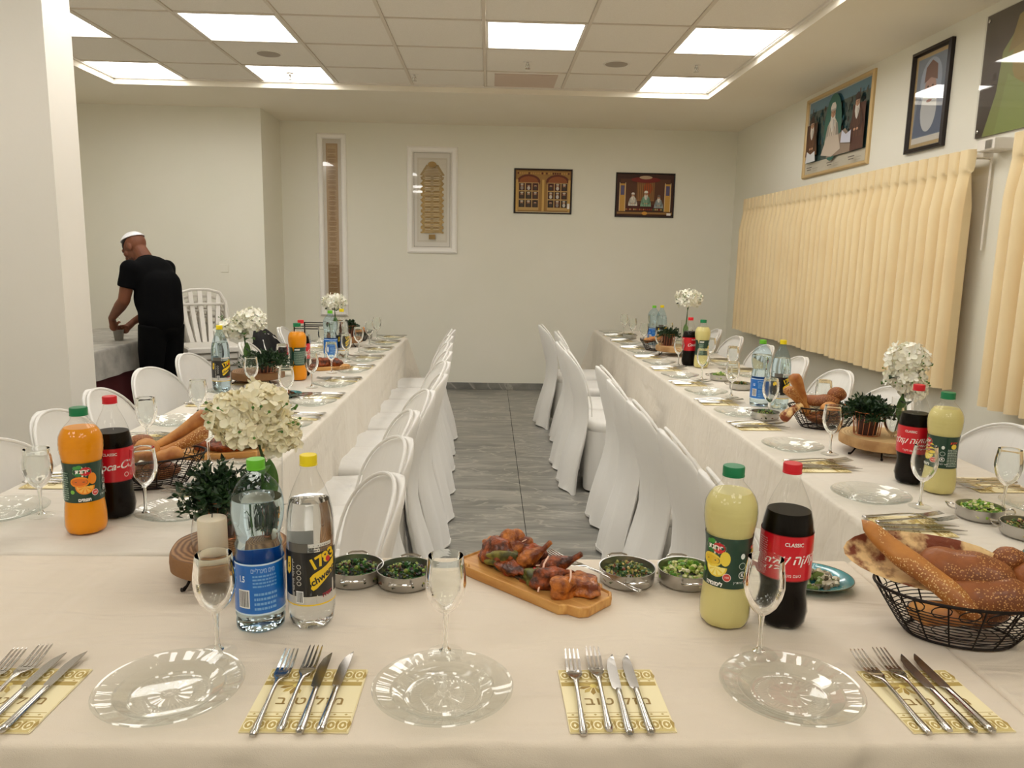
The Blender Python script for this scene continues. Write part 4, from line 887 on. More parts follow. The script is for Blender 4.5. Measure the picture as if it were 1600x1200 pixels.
def pan(kind):
    t = thing('serving_pan', 'pan', 'pan'); n = 40
    MB().lathe([(.0001, .001), (.054, .001), (.058, .003), (.0605, .008), (.0625, .034), (.0638, .0352), (.0638, .0362), (.0612, .0358), (.0590, .010), (.054, .004), (.0001, .004)], n).build('body', M_steel, t)
    for s in (-1, 1):
        P = [(-.024, s*.0615, .026), (-.0245, s*.074, .0265), (-.022, s*.082, .03), (-.012, s*.085, .0325), (.012, s*.085, .0325), (.022, s*.082, .03), (.0245, s*.074, .0265), (.024, s*.0615, .026)]
        hd = MB().tube(P, .0024, 8).build('handle', M_chrome, t)
        h = MB(); 
        for x in (-.024, .024): h.ball((x, s*.0632, .026), (.0032, .0018, .0032), 8, 5)
        h.build('rivets', M_chrome, hd)
    if kind == 'herb': m = bits(330, .055, .034, [(44, 92, 34), (26, 62, 26), (80, 128, 48), (60, 36, 54), (150, 160, 80), (96, 60, 40), (30, 44, 24)], .0058, 4)
    elif kind == 'grain': m = bits(380, .055, .036, [(150, 150, 76), (64, 100, 44), (40, 76, 36), (190, 170, 100), (120, 60, 40), (84, 110, 50)], .0046, 5)
    else: m = bits(330, .055, .040, [(206, 206, 140), (170, 190, 84), (128, 168, 56), (220, 216, 176), (90, 140, 50)], .0064, 6)
    m.v = [(a*1.07, b*1.07, c+.009) for a, b, c in m.v]; tag(m.build('salad', M_veg, t), {'herb': 'dark herb salad', 'grain': 'chopped green salad', 'cab': 'pale cabbage salad'}[kind], kind='stuff'); return t
PANS = {k: pan(k) for k in ('herb', 'grain', 'cab')}
for k, x, y, rz, lab in (('herb', -.290, 1.628, .1, 'steel pan of salad partly behind the black and yellow soda bottle'), ('herb', -.176, 1.612, -.05, 'steel pan of dark herb salad left of the chicken board'), ('grain', .320, 1.628, .12, 'steel pan of chopped green salad right of the chicken board'), ('cab', .452, 1.625, .0, 'steel pan of pale cabbage salad behind the lemonade'),
    ('cab', 1.425, 2.085, 1.15, 'steel pan of pale cabbage salad at near end of right table'), ('grain', 1.460, 1.940, 1.2, 'steel pan of chopped green salad nearest on the right table'), ('cab', 1.415, 4.58, 1.2, 'farther steel pan of pale salad midway on the right table'), ('grain', 1.435, 4.26, 1.2, 'nearer steel pan of green salad midway on the right table'), ('herb', 1.285, 3.44, 1.1, 'steel pan of herb salad left of the right table bread basket'), ('grain', 1.30, 7.0, .5, 'steel pan of salad at the far end of the right table'), ('herb', -1.06, 6.60, .4, 'steel pan of salad at the far end of the left table')):
    place(PANS[k], (x, y, TZ+.0006), rz, lab, 'small steel serving pans')
M_teal = mat('teal_glaze', (58, 150, 158), .22, coat=.7, noise=(20, (40, 128, 138), 3)); M_tealrim = mat('brown_glaze_rim', (96, 100, 78), .35)
def teal(kind, lab, x, y, rz=0):
    t = thing('teal_plate', lab, 'plate', (x, y, TZ+.0006), rz, 'teal serving plates')
    m = MB(); m.lathe([(.0001, .003), (.055, .003), (.075, .008), (.095, .0165), (.0955, .018), (.0935, .0185), (.073, .0105), (.054, .006), (.0001, .006)], 48); m.v = [(a, b*.86, c) for a, b, c in m.v]; m.build('body', M_teal, t)
    r = MB(); r.tube([(.0955*math.cos(a), .0955*.86*math.sin(a), .0178) for a in [2*PI*i/48 for i in range(48)]], .0013, 6, closed=True); r.build('rim', M_tealrim, t)
    if kind == 'cream': q = bits(150, .062, .024, [(206, 196, 168), (188, 176, 146), (150, 138, 112), (214, 206, 184), (92, 84, 64), (110, 130, 60)], .011, 8, flat=.6, oval=.8, leafy=.1)
    else: q = bits(120, .06, .028, [(96, 50, 34), (60, 30, 24), (130, 80, 40), (40, 50, 30)], .012, 9, oval=.8, leafy=.2)
    q.v = [(a, b, c+.004) for a, b, c in q.v]; tag(q.build('food', M_veg, t), kind='stuff'); return t
teal('cream', 'teal oval plate of creamy mushrooms behind the front cola bottle', .735, 1.625, -.2)
teal('dark', 'teal plate cut off by the right edge of the photo', 1.415, 1.79 if False else 1.735, .2)
teal('dark', 'teal plate of dark roast vegetables midway on the left table', -1.03, 3.83, .6)
def chop_board(lab, x, y, rz, L=.375, W=.148):
    t = thing('wooden_board', lab, 'board', (x, y, TZ+.0006), rz, 'wooden serving boards'); l, w = L/2, W/2
    out = [(-l+.018, -w), (l-.05, -w), (l-.038, -w+.014), (l-.012, -w+.018), (l, -w+.034), (l, w-.034), (l-.012, w-.018), (l-.038, w-.014), (l-.05, w), (-l+.05, w), (-l+.038, w-.014), (-l+.012, w-.018), (-l, w-.034), (-l, -w+.034), (-l+.012, -w+.018), (-l+.038, -w+.014), (-l+.05, -w)]
    out = out[1:]; rr = []
    for z, k in ((0, .965), (.002, .985), (.016, 1), (.0205, .995), (.022, .98), (.0222, .955), (.018, .93), (.0172, .90)): rr.append([(p[0]-(1-k)*(l if p[0] > 0 else -l)*.5, p[1]-(1-k)*(w if p[1] > 0 else -w), z) for p in out])
    MB().rings(rr).build('board', M_board, t, angle=35); return t
bx_, by_, ba = .105, 1.608, -.78
chop_board('bamboo board of roasted chicken in the middle of the front table', bx_, by_, ba)
def onboard(u, v, cx_=bx_, cy_=by_, a=ba): return (cx_+u*math.cos(a)-v*math.sin(a), cy_+u*math.sin(a)+v*math.cos(a))
from mathutils import noise as mnoise
def rough_up(t, amp, freq, seed):
    out = []
    for p in t.v:
        v = Vector(p); k = mnoise.noise(v*freq+Vector((seed*3.1, 0, 0)))*amp+mnoise.noise(v*freq*2.6+Vector((0, seed, 0)))*amp*.5; n = v.normalized() if v.length > 1e-6 else Vector((0, 0, 1)); out.append(tuple(v+n*k))
    t.v = out
def meat(name, lab, x, y, z, rz, size, m, seed, cat='chicken piece', drum=False, ry=0):
    t = MB(); size = [q*1.38 for q in size]
    if drum: t.tube([(-size[0], 0, 0), (-size[0]*.6, 0, .002), (-size[0]*.1, 0, .002), (size[0]*.45, 0, 0), (size[0]*.8, 0, 0), (size[0]*1.25, 0, .004), (size[0]*1.3, 0, .004)], [size[1]*.2, size[1]*.85, size[1], size[1]*.6, size[1]*.3, size[1]*.28, size[1]*.1], 14)
    else: t.ball((0, 0, 0), size, 36, 22, wob=.22, seed=seed); rough_up(t, .0035, 55, seed)
    return tag(t.build(name, m, loc=(x, y, z), rot=(0, ry, rz)), lab, cat, 'roasted pieces on the front board')
for i, (nm, lab, u, v, dz, rz, size, m, drum, ry) in enumerate((
    ('chicken_piece', 'large roasted chicken quarter at the left end of the front board', -.110, .012, .022, -.1, (.046, .030, .024), M_meat, False, -.25),
    ('chicken_piece', 'golden chicken piece standing behind the large quarter', -.085, .030, .040, .5, (.034, .017, .024), M_meat2, False, -.5),
    ('chicken_piece', 'pale golden piece at the far left corner of the front board', -.145, .038, .020, .2, (.026, .018, .016), M_meat2, False, 0),
    ('chicken_piece', 'pointed chicken wing in the middle of the front board', -.020, .018, .036, .9, (.032, .015, .014), M_meat2, True, -.6),
    ('chicken_piece', 'dark chicken wing behind the middle of the front board', -.038, .040, .024, .3, (.030, .016, .018), M_meat, False, .1),
    ('chicken_piece', 'brown chicken piece lying low in front of the middle', -.055, -.020, .014, -.2, (.040, .014, .012), M_meat, False, 0),
    ('chicken_piece', 'roasted drumstick pointing up right of the middle', .055, .020, .040, .6, (.034, .016, .015), M_meat, True, -.45),
    ('chicken_piece', 'dark roasted chicken piece beneath the drumstick', .065, -.004, .018, .9, (.036, .020, .017), M_meat, False, 0),
    ('chicken_piece', 'round golden chicken piece at the front right of the board', .108, -.022, .018, 1.2, (.026, .017, .017), M_meat2, False, .2),
    ('chicken_piece', 'flat golden chicken piece at the right end of the board', .125, .020, .016, .1, (.036, .024, .014), M_meat2, False, 0),
    ('zucchini_slice', 'grilled green zucchini piece against the large chicken quarter', -.080, -.010, .026, .35, (.036, .014, .012), mat('grilled_zucchini', (128, 118, 44), .5, noise=(40, (70, 66, 24), 3, .4, .6)), False, -.15),
    ('zucchini_slice', 'grilled green zucchini piece right of the middle of the board', .022, -.018, .014, -.4, (.026, .015, .012), mat('grilled_squash', (104, 104, 40), .5, noise=(40, (60, 60, 24), 3, .4, .6)), False, 0),
    ('pepper_strip', 'bright red roasted pepper strip on the front board', .042, -.006, .020, .2, (.024, .010, .009), mat('red_pepper', (176, 22, 14), .25, coat=.5), False, 0))):
    x, y = onboard(u, v); meat(nm, lab, x, y, TZ+.0175+dz, ba+rz, size, m, i+3, 'vegetable' if 'chicken' not in nm else 'chicken piece', drum, ry)
q = bits(230, .062, .012, [(96, 84, 34), (60, 44, 22), (130, 60, 24), (150, 40, 20), (84, 70, 40), (50, 52, 24)], .0065, 31, leafy=.3)
q.v = [(a*2.1, b*.62, c) for a, b, c in q.v]; tag(q.build('roast_trimmings', M_veg, loc=(bx_+.0, by_+.0, TZ+.0185), rot=(0, 0, ba)), 'chopped roasted vegetables scattered under the chicken on the front board', 'vegetables', kind='stuff')
M_onion = mat('pale_onion', (226, 184, 160), .35, coat=.4)
for i, (P, lab) in enumerate((([(.045, .0, .062), (.05, -.02, .052), (.058, -.04, .02), (.062, -.052, .002)], 'long pale onion strand draped over the front of the board'), ([(.095, .004, .046), (.112, -.006, .052), (.125, -.022, .044), (.122, -.038, .012), (.112, -.046, .002)], 'curled pale onion strand at the right of the board'), ([(-.06, .03, .058), (-.055, .042, .062), (-.045, .045, .05)], 'short onion curl on the chicken in the middle of the board'), ([(.01, .0, .03), (.03, .012, .034), (.045, .016, .03)], 'small onion strip behind the red pepper'))):
    tag(MB().tube([(*onboard(u, v), TZ+.018+z) for u, v, z in P], .0022, 8, flat=.7).build('onion_strip', M_onion), lab, 'onion', 'onion strips on the front board')
ox, oy = onboard(.03, .052)
place(FORK, (.335, 1.545, TZ+.012), PI*.29+.04, 'steel serving fork resting on the chicken board beside the pan', 'serving forks', rot=(.10, 0, .93))
b2 = chop_board('wooden board of roast meat behind the left bread basket', -.93, 2.70, .25, .30, .14)
for i, (u, v, dz, rz, s, m, lab) in enumerate(((-.06, .02, .02, .2, (.05, .024, .02), M_meat, 'left'), (.0, -.02, .018, .1, (.05, .02, .018), M_meat, 'front'), (.06, .02, .02, -.3, (.045, .024, .02), M_meat2, 'right'), (.0, .03, .034, .5, (.03, .02, .016), mat('roast_green', (96, 84, 30), .5, noise=(40, (150, 60, 24), 3)), 'topmost'))):
    x, y = onboard(u, v, -.93, 2.70, .25); o = meat('chicken_piece', '%s roast piece on the wooden board behind the left basket' % lab, x, y, TZ+.0175+dz, rz, s, m, i+40); o['group'] = 'roast pieces behind the left basket'
b3 = chop_board('wooden board of reddish roast far along the left table', -1.0, 4.80, .5, .26, .13)
for i, (u, v, rz, lab) in enumerate(((-.05, .01, .3, 'left'), (.04, -.01, -.4, 'right'), (.0, .03, .1, 'rear'))):
    x, y = onboard(u, v, -1.0, 4.80, .5); o = meat('chicken_piece', '%s reddish roast piece on the far left board' % lab, x, y, TZ+.0385, rz, (.04, .022, .022), M_meat, i+50); o['group'] = 'roast pieces on the far left board'
# ------------------------------------------------------------------ bread baskets
M_wire = mat('dark_wire', (34, 26, 22), .4, .7)
def crust(name, a, b, spk=None):
    m = mat(name, a, .55, noise=(14, b, 5, .36, .66), bump=(160, .35, .002), coat=.08)
    if spk:
        nt = m.node_tree; bs = nt.nodes['Principled BSDF']; src = bs.inputs['Base Color'].links[0].from_socket
        tc = nt.nodes.new('ShaderNodeTexCoord'); v = nt.nodes.new('ShaderNodeTexVoronoi'); v.inputs['Scale'].default_value = 230; nt.links.new(tc.outputs['Object'], v.inputs['Vector'])
        n = nt.nodes.new('ShaderNodeTexNoise'); n.inputs['Scale'].default_value = 14; nt.links.new(tc.outputs['Object'], n.inputs['Vector'])
        lt = nt.nodes.new('ShaderNodeMath'); lt.operation = 'LESS_THAN'; lt.inputs[1].default_value = .32; nt.links.new(v.outputs['Distance'], lt.inputs[0])
        gt = nt.nodes.new('ShaderNodeMath'); gt.operation = 'GREATER_THAN'; gt.inputs[1].default_value = .46; nt.links.new(n.outputs['Fac'], gt.inputs[0])
        mu = nt.nodes.new('ShaderNodeMath'); mu.operation = 'MULTIPLY'; nt.links.new(lt.outputs[0], mu.inputs[0]); nt.links.new(gt.outputs[0], mu.inputs[1])
        mx = nt.nodes.new('ShaderNodeMixRGB'); nt.links.new(mu.outputs[0], mx.inputs['Fac']); nt.links.new(src, mx.inputs[1]); mx.inputs[2].default_value = (*lin(spk), 1); nt.links.new(mx.outputs[0], bs.inputs['Base Color'])
    return m
M_brown = crust('brown_crust', (150, 86, 36), (108, 57, 22), (190, 136, 78)); M_gold = crust('golden_crust', (208, 150, 80), (160, 94, 42)); M_seed = crust('seeded_crust', (192, 128, 58), (148, 86, 34), (222, 184, 122)); M_flat = mat('flatbread_crust', (234, 200, 142), .6, noise=(26, (122, 56, 24), 7, .46, .60), bump=(40, .8, .008))
def basket(lab, x, y, rz, L=.163, W=.105, H=.098):
    t = thing('wire_basket', lab, 'basket', (x, y, TZ+.0006), rz, 'wire bread baskets')
    def E(k, z, n=48, w=0): return [(L*k*math.cos(2*PI*i/n), W*k*math.sin(2*PI*i/n), z+w*math.sin(2*PI*i/n*12)) for i in range(n)]
    KZ = lambda z: interp([(0, .60), (.02, .70), (.06, .86), (H, 1)], z)
    MB().tube(E(1, H), .0032, 8, closed=True).build('rim', M_wire, t); MB().tube(E(.60, .003), .0028, 8, closed=True).build('base_ring', M_wire, t)
    m = MB()
    for i in range(11): z = .006+i*.0068; m.tube(E(KZ(z), z), .0011, 5, closed=True)
    for k in (.15, .3, .45): m.tube(E(k, .0035, 32), .0011, 5, closed=True)
    for i in range(16):
        a = 2*PI*i/16; m.tube([(L*KZ(z)*math.cos(a), W*KZ(z)*math.sin(a), z) for z in (.002, .02, .045, .07, H)], .0017, 5)
    m.build('wire_weave', M_wire, t)
    lo = MB()
    for i in range(20):
        a = 2*PI*(i+.5)/20; P = []
        for j in range(12): q = 2*PI*j/12; z = .082+.013*math.cos(q); aa = a+.11*math.sin(q)+.05*math.cos(q); P.append((L*KZ(z)*math.cos(aa)*1.005, W*KZ(z)*math.sin(aa)*1.005, z))
        lo.tube(P, .0012, 5, closed=True)
    lo.build('leaf_loops', M_wire, t); return t
def bread(lab, kind, loc, rot, size, m, seed=1, grp=None):
    b = MB()
    if kind == 'roll': b.ball((0, 0, 0), size, 28, 16, wob=.05, seed=seed)
    elif kind == 'loaf':
        n = 16; rr = []
        for i in range(n+1):
            q = -1+2*i/n; r = max(0.02, (1-abs(q)**2.8)**.5)*(1+.04*math.sin(q*9+seed)); rr.append([(size[0]*q, size[1]*r*math.cos(a)*(1-.1*math.sin(a)), size[2]*r*math.sin(a)*(1 if math.sin(a) > 0 else .75)+.006*math.sin(q*3)) for a in [2*PI*j/24 for j in range(24)]])
        b.rings(rr)
    elif kind == 'stick':
        n = 18; rr = []
        for i in range(n+1):
            q = -1+2*i/n; r = interp([(-1, .25), (-.93, .75), (-.5, .62), (.1, .75), (.55, 1), (.85, 1.05), (.96, .7), (1, .15)], q); rr.append([(size[0]*q, size[1]*r*math.cos(a)+.006*math.sin(q*2+seed), size[2]*r*math.sin(a)+.012*q*q) for a in [2*PI*j/18 for j in range(18)]])
        b.rings(rr)
    else:   # flatbread, a curved puffed sheet
        n = 28; rnd = random.Random(seed); vs = []
        for side in (1, -1):
            for i in range(9):
                r = i/8
                for j in range(n):
                    a = 2*PI*j/n; x = size[0]*r*math.cos(a); y = size[1]*r*math.sin(a)*(1+.05*math.sin(3*a)); z = side*size[2]*(1-r**3)*(1+.5*math.sin(7*x/size[0]*2+seed)*math.cos(5*y/size[1]))+.045*(y/size[1])**2*.8+.02*math.sin(x/size[0]*2); vs.append((x, y, z))
        fs = []
        for s in (0, 1):
            o = s*9*n
            for i in range(8):
                for j in range(n): q = (o+i*n+j, o+i*n+(j+1) % n, o+(i+1)*n+(j+1) % n, o+(i+1)*n+j); fs.append(q[::-1] if s == 0 else q)
        for j in range(n): fs.append((8*n+j, 8*n+(j+1) % n, 17*n+(j+1) % n, 17*n+j))
        b.add(vs, fs)
    o = b.build({'roll': 'bread_roll', 'loaf': 'bread_loaf', 'stick': 'bread_stick', 'flat': 'flatbread'}[kind], m, loc=loc, rot=rot, angle=80)
    return tag(o, lab, 'bread', grp)
BX, BY = .935, 1.385
basket('large dark wire basket of bread at the front right', BX, BY, -.2)
G1 = 'bread in the large front right basket'
bread('large charred flatbread leaning out of the front basket', 'flat', (BX-.035, BY+.055, TZ+.112), (.72, .20, -.36), (.165, .066, .008), M_flat, 2, G1)
bread('long sesame baguette leaning left out of the front basket', 'loaf', (BX-.082, BY+.020, TZ+.128), (0, .50, -.95), (.140, .027, .024), M_seed, 3, G1)
bread('largest brown loaf in the middle of the front basket', 'loaf', (BX+.012, BY+.018, TZ+.120), (.2, .16, -.6), (.090, .050, .046), M_brown, 1, G1)
bread('brown loaf below the largest one in the front basket', 'loaf', (BX+.030, BY-.035, TZ+.094), (0, 0, -.35), (.082, .042, .040), M_brown, 5, G1)
bread('upright brown roll behind the right end of front basket', 'loaf', (BX+.085, BY+.030, TZ+.120), (0, -.9, -.6), (.062, .030, .030), M_brown, 2, G1)
bread('round brown roll at the right end of the front basket', 'roll', (BX+.118, BY-.018, TZ+.104), (.2, .3, 0), (.046, .048, .054), M_brown, 7, G1)
bread('golden roll deep at the left of the front basket', 'loaf', (BX-.06, BY-.03, TZ+.058), (0, .1, -.3), (.06, .03, .026), M_gold, 5, G1)
bread('brown roll at the bottom of the front basket', 'roll', (BX+.04, BY+.01, TZ+.045), (0, 0, 0), (.06, .04, .03), M_brown, 9, G1)
CX_, CY_ = 1.485, 3.27
basket('dark wire basket of bread on the right table', CX_, CY_, -.2, .155, .10, .095)
G2 = 'bread in the right table basket'
bread('tall bread stick leaning left from the right table basket', 'stick', (CX_-.10, CY_+.02, TZ+.15), (0, 1.15+PI, .2), (.10, .028, .026), M_gold, 1, G2)
bread('second bread stick leaning lower left from right table basket', 'stick', (CX_-.125, CY_-.01, TZ+.125), (0, .75+PI, .35), (.095, .025, .022), M_seed, 2, G2)
bread('pale twisted bread hanging over the left rim of right basket', 'stick', (CX_-.165, CY_-.04, TZ+.085), (0, -.5+PI, .3), (.06, .026, .022), M_flat, 4, G2)
bread('dark long roll across the right table basket', 'loaf', (CX_-.01, CY_+.02, TZ+.115), (0, .1, -.2), (.085, .036, .03), M_brown, 1, G2)
bread('glossy round roll on top of the right table basket', 'roll', (CX_+.06, CY_+.03, TZ+.145), (0, 0, 0), (.042, .036, .032), M_brown, 3, G2)
bread('small golden roll in front of the right table basket pile', 'roll', (CX_+.0, CY_-.045, TZ+.095), (0, 0, 0), (.04, .032, .028), M_gold, 4, G2)
bread('roll at the right end of the right table basket', 'loaf', (CX_+.09, CY_-.02, TZ+.085), (0, 0, .4), (.055, .034, .03), M_brown, 6, G2)
bread('roll at the bottom of the right table basket', 'roll', (CX_, CY_, TZ+.045), (0, 0, 0), (.08, .05, .03), M_brown, 8, G2)
DX, DY = -1.03, 2.33
basket('dark wire basket of bread on the left table', DX, DY, .5, .155, .10, .095)
G3 = 'bread in the left table basket'
bread('long bread stick pointing up right from the left basket', 'stick', (DX+.055, DY+.05, TZ+.145), (0, -.5, .5), (.115, .025, .023), M_gold, 1, G3)
bread('second bread stick beneath the long one in left basket', 'stick', (DX+.075, DY+.02, TZ+.12), (0, -.35, .5), (.095, .026, .022), M_seed, 2, G3)
bread('brown seeded roll at the rear of the left basket', 'loaf', (DX-.07, DY+.035, TZ+.115), (0, 0, .3), (.06, .034, .03), M_brown, 1, G3)
bread('golden roll at the front left of the left basket', 'roll', (DX-.06, DY-.045, TZ+.10), (0, 0, 0), (.042, .036, .034), M_gold, 3, G3)
bread('round golden roll at the centre of the left basket', 'roll', (DX-.01, DY-.02, TZ+.115), (0, 0, 0), (.04, .036, .034), M_gold, 4, G3)
bread('oval golden roll at the right of the left basket', 'loaf', (DX+.06, DY-.03, TZ+.10), (0, 0, .2), (.045, .028, .025), M_gold, 6, G3)
bread('flatbread hanging over the front of the left basket', 'flat', (DX-.06, DY-.10, TZ+.07), (.9, 0, .1), (.06, .04, .006), M_flat, 8, G3)
bread('roll at the bottom of the left basket', 'roll', (DX, DY, TZ+.045), (0, 0, 0), (.08, .05, .03), M_brown, 8, G3)
EX, EY = 1.345, 6.08
basket('dark wire basket of bread far along the right table', EX, EY, 0, .13, .09, .08)
for i, (dx, dy, dz, m, lb) in enumerate(((-.05, 0, .08, M_gold, 'left'), (.03, .01, .085, M_brown, 'right'), (0, -.03, .10, M_gold, 'top'))): bread('%s roll in the far basket on the right table' % lb, 'loaf', (EX+dx, EY+dy, TZ+dz), (0, 0, .5*i), (.055, .03, .026), m, i, 'bread in the far right basket')
FX, FY = -1.10, 6.42
basket('dark wire basket of bread far along the left table', FX, FY, 0, .12, .085, .075)
for i, (dx, dy, dz, m, lb) in enumerate(((-.04, 0, .08, M_brown, 'left'), (.04, .0, .085, M_gold, 'right'))): bread('%s roll in the far basket on the left table' % lb, 'loaf', (FX+dx, FY+dy, TZ+dz), (0, 0, .5*i), (.05, .028, .026), m, i, 'bread in the far left basket')
# ------------------------------------------------------------------ wood slice stands with greenery and flowers
M_bark = mat('bark_edge', (134, 96, 60), .75, bump=(60, .5, .006)); M_slice = mat('wood_slice', (168, 124, 80), .6)
def rings_mat(m, c1, c2):
    nt = m.node_tree; b = nt.nodes['Principled BSDF']; tc = nt.nodes.new('ShaderNodeTexCoord'); w = nt.nodes.new('ShaderNodeTexWave'); w.wave_type = 'RINGS'; w.rings_direction = 'Z'; w.inputs['Scale'].default_value = 26; w.inputs['Distortion'].default_value = 2.5
    r = nt.nodes.new('ShaderNodeValToRGB'); r.color_ramp.elements[0].color = (*lin(c1), 1); r.color_ramp.elements[1].color = (*lin(c2), 1); nt.links.new(tc.outputs['Object'], w.inputs['Vector']); nt.links.new(w.outputs['Fac'], r.inputs['Fac']); nt.links.new(r.outputs['Color'], b.inputs['Base Color'])
rings_mat(M_slice, (112, 74, 42), (176, 132, 88)); M_slice2 = mat('pale_wood_slice', (206, 172, 120), .6); rings_mat(M_slice2, (186, 150, 100), (214, 184, 134)); M_bark2 = mat('pale_bark', (196, 158, 108), .75, noise=(14, (160, 120, 76), 4), bump=(60, .4, .006))
M_leaf = mat('dark_green_leaf', (32, 62, 26), .45, noise=(30, (18, 40, 18), 2)); M_leaf2 = mat('fresh_green_leaf', (84, 128, 44), .45, noise=(30, (60, 100, 34), 2)); M_petal = mat('cream_petal', (246, 240, 216), .7, noise=(25, (238, 230, 198), 3), sss=.25); M_petalw = mat('white_petal', (246, 244, 234), .7, noise=(25, (236, 234, 216), 3), sss=.25)
M_rose = mat('rose_gold_wire', (190, 120, 84), .3, .9); M_pot = mat('dark_brown_pot', (66, 34, 24), .6); M_candle = mat('ivory_candle', (222, 210, 188), .5, sss=.3); M_stem = mat('stem_green', (52, 84, 30), .5)
def slab_stand(lab, x, y, r, z0=.033, th=.04, pale=False, feet=(200, 320, 80)):
    t = thing('wood_slice_stand', lab, 'stand', (x, y, TZ), 0, 'wood slice stands'); w = lambda a, z: 1+.025*math.sin(3*a+1)+.012*math.sin(7*a)
    MB().lathe([(r*.96, z0), (r, z0+.004), (r*1.01, z0+th*.5), (r, z0+th-.004), (r*.975, z0+th)], 60, mod=w).build('bark', M_bark2 if pale else M_bark, t)
    MB().lathe([(.0001, z0+th-.0005), (r*.5, z0+th-.0005), (r*.975, z0+th)], 60, mod=w).build('slice_top', M_slice2 if pale else M_slice, t); MB().lathe([(.0001, z0), (r*.96, z0)], 60, mod=w).build('slice_bottom', M_slice, t)
    for f in feet:
        a = math.radians(f); ca, sa = math.cos(a), math.sin(a)
        MB().tube([(r*.70*ca, r*.70*sa, z0+.002), (r*.78*ca, r*.78*sa, z0-.006), (r*.86*ca, r*.86*sa, .012), (r*.93*ca, r*.93*sa, .006), (r*.97*ca, r*.97*sa, .007)], [.003, .003, .003, .0045, .005], 8).build('foot', M_wire, t)
    return TZ+z0+th
def greenery(lab, x, y, z, R, hb, seed, n=70, wire=True, spread=1.0, potr=.045, poth=.075, leaf=.016):
    """potted green plant standing inside a rose gold rod holder"""
    t = thing('potted_plant', lab, 'plant', (x, y, z), 0, 'potted green centrepieces'); rnd = random.Random(seed)
    MB().lathe([(.0001, .002), (potr*.78, .002), (potr, poth), (potr*.95, poth), (potr*.9, poth-.01), (.0001, poth-.01)], 24).build('pot', M_pot, t)
    if wire:
        R1, R0, HH = potr*1.28, potr*1.12, poth+.012
        MB().tube([(R1*math.cos(a), R1*math.sin(a), HH) for a in [2*PI*i/32 for i in range(32)]], .0016, 6, closed=True).build('holder_rim', M_rose, t)
        MB().tube([(R0*math.cos(a), R0*math.sin(a), .002) for a in [2*PI*i/32 for i in range(32)]], .0016, 6, closed=True).build('holder_base', M_rose, t)
        for i in range(16):
            a = 2*PI*i/16; MB().tube([(R0*math.cos(a), R0*math.sin(a), .002), (R1*math.cos(a+.12), R1*math.sin(a+.12), HH)], .0013, 5).build('rod', M_rose, t)
    m = MB(); st = MB()
    for i in range(n):
        th = math.acos(1-rnd.random()*1.15); ph = rnd.uniform(0, 2*PI); L = R*rnd.uniform(.65, 1.12); base = Vector((rnd.uniform(-1, 1)*potr*.5, rnd.uniform(-1, 1)*potr*.5, poth-.01))
        d = Vector((math.sin(th)*math.cos(ph)*spread, math.sin(th)*math.sin(ph)*spread, math.cos(th)*hb/R)); P = [base+d*L*q+Vector((0, 0, .012*math.sin(q*PI))) for q in (0, .35, .7, 1)]
        st.tube(P, .0009, 4)
        for q in range(12):
            f = .2+.8*q/11; p = base+d*L*f+Vector((0, 0, .012*math.sin(f*PI)))
            u = Vector((rnd.uniform(-1, 1), rnd.uniform(-1, 1), rnd.uniform(-.4, 1))).normalized(); dd = (d.normalized()*.6+u).normalized(); s = dd.cross(Vector((rnd.uniform(-1, 1), rnd.uniform(-1, 1), rnd.uniform(-1, 1)))).normalized(); l = leaf*rnd.uniform(.8, 1.5); nn = dd.cross(s)
            m.add([p, p+dd*l*.45+s*l*.26+nn*l*.08, p+dd*l, p+dd*l*.45-s*l*.26+nn*l*.08], [(0, 1, 2), (0, 2, 3)])
    st.build('twigs', M_stem, t); tag(m.build('leaves', M_leaf, t, smooth=False), kind='stuff'); return t
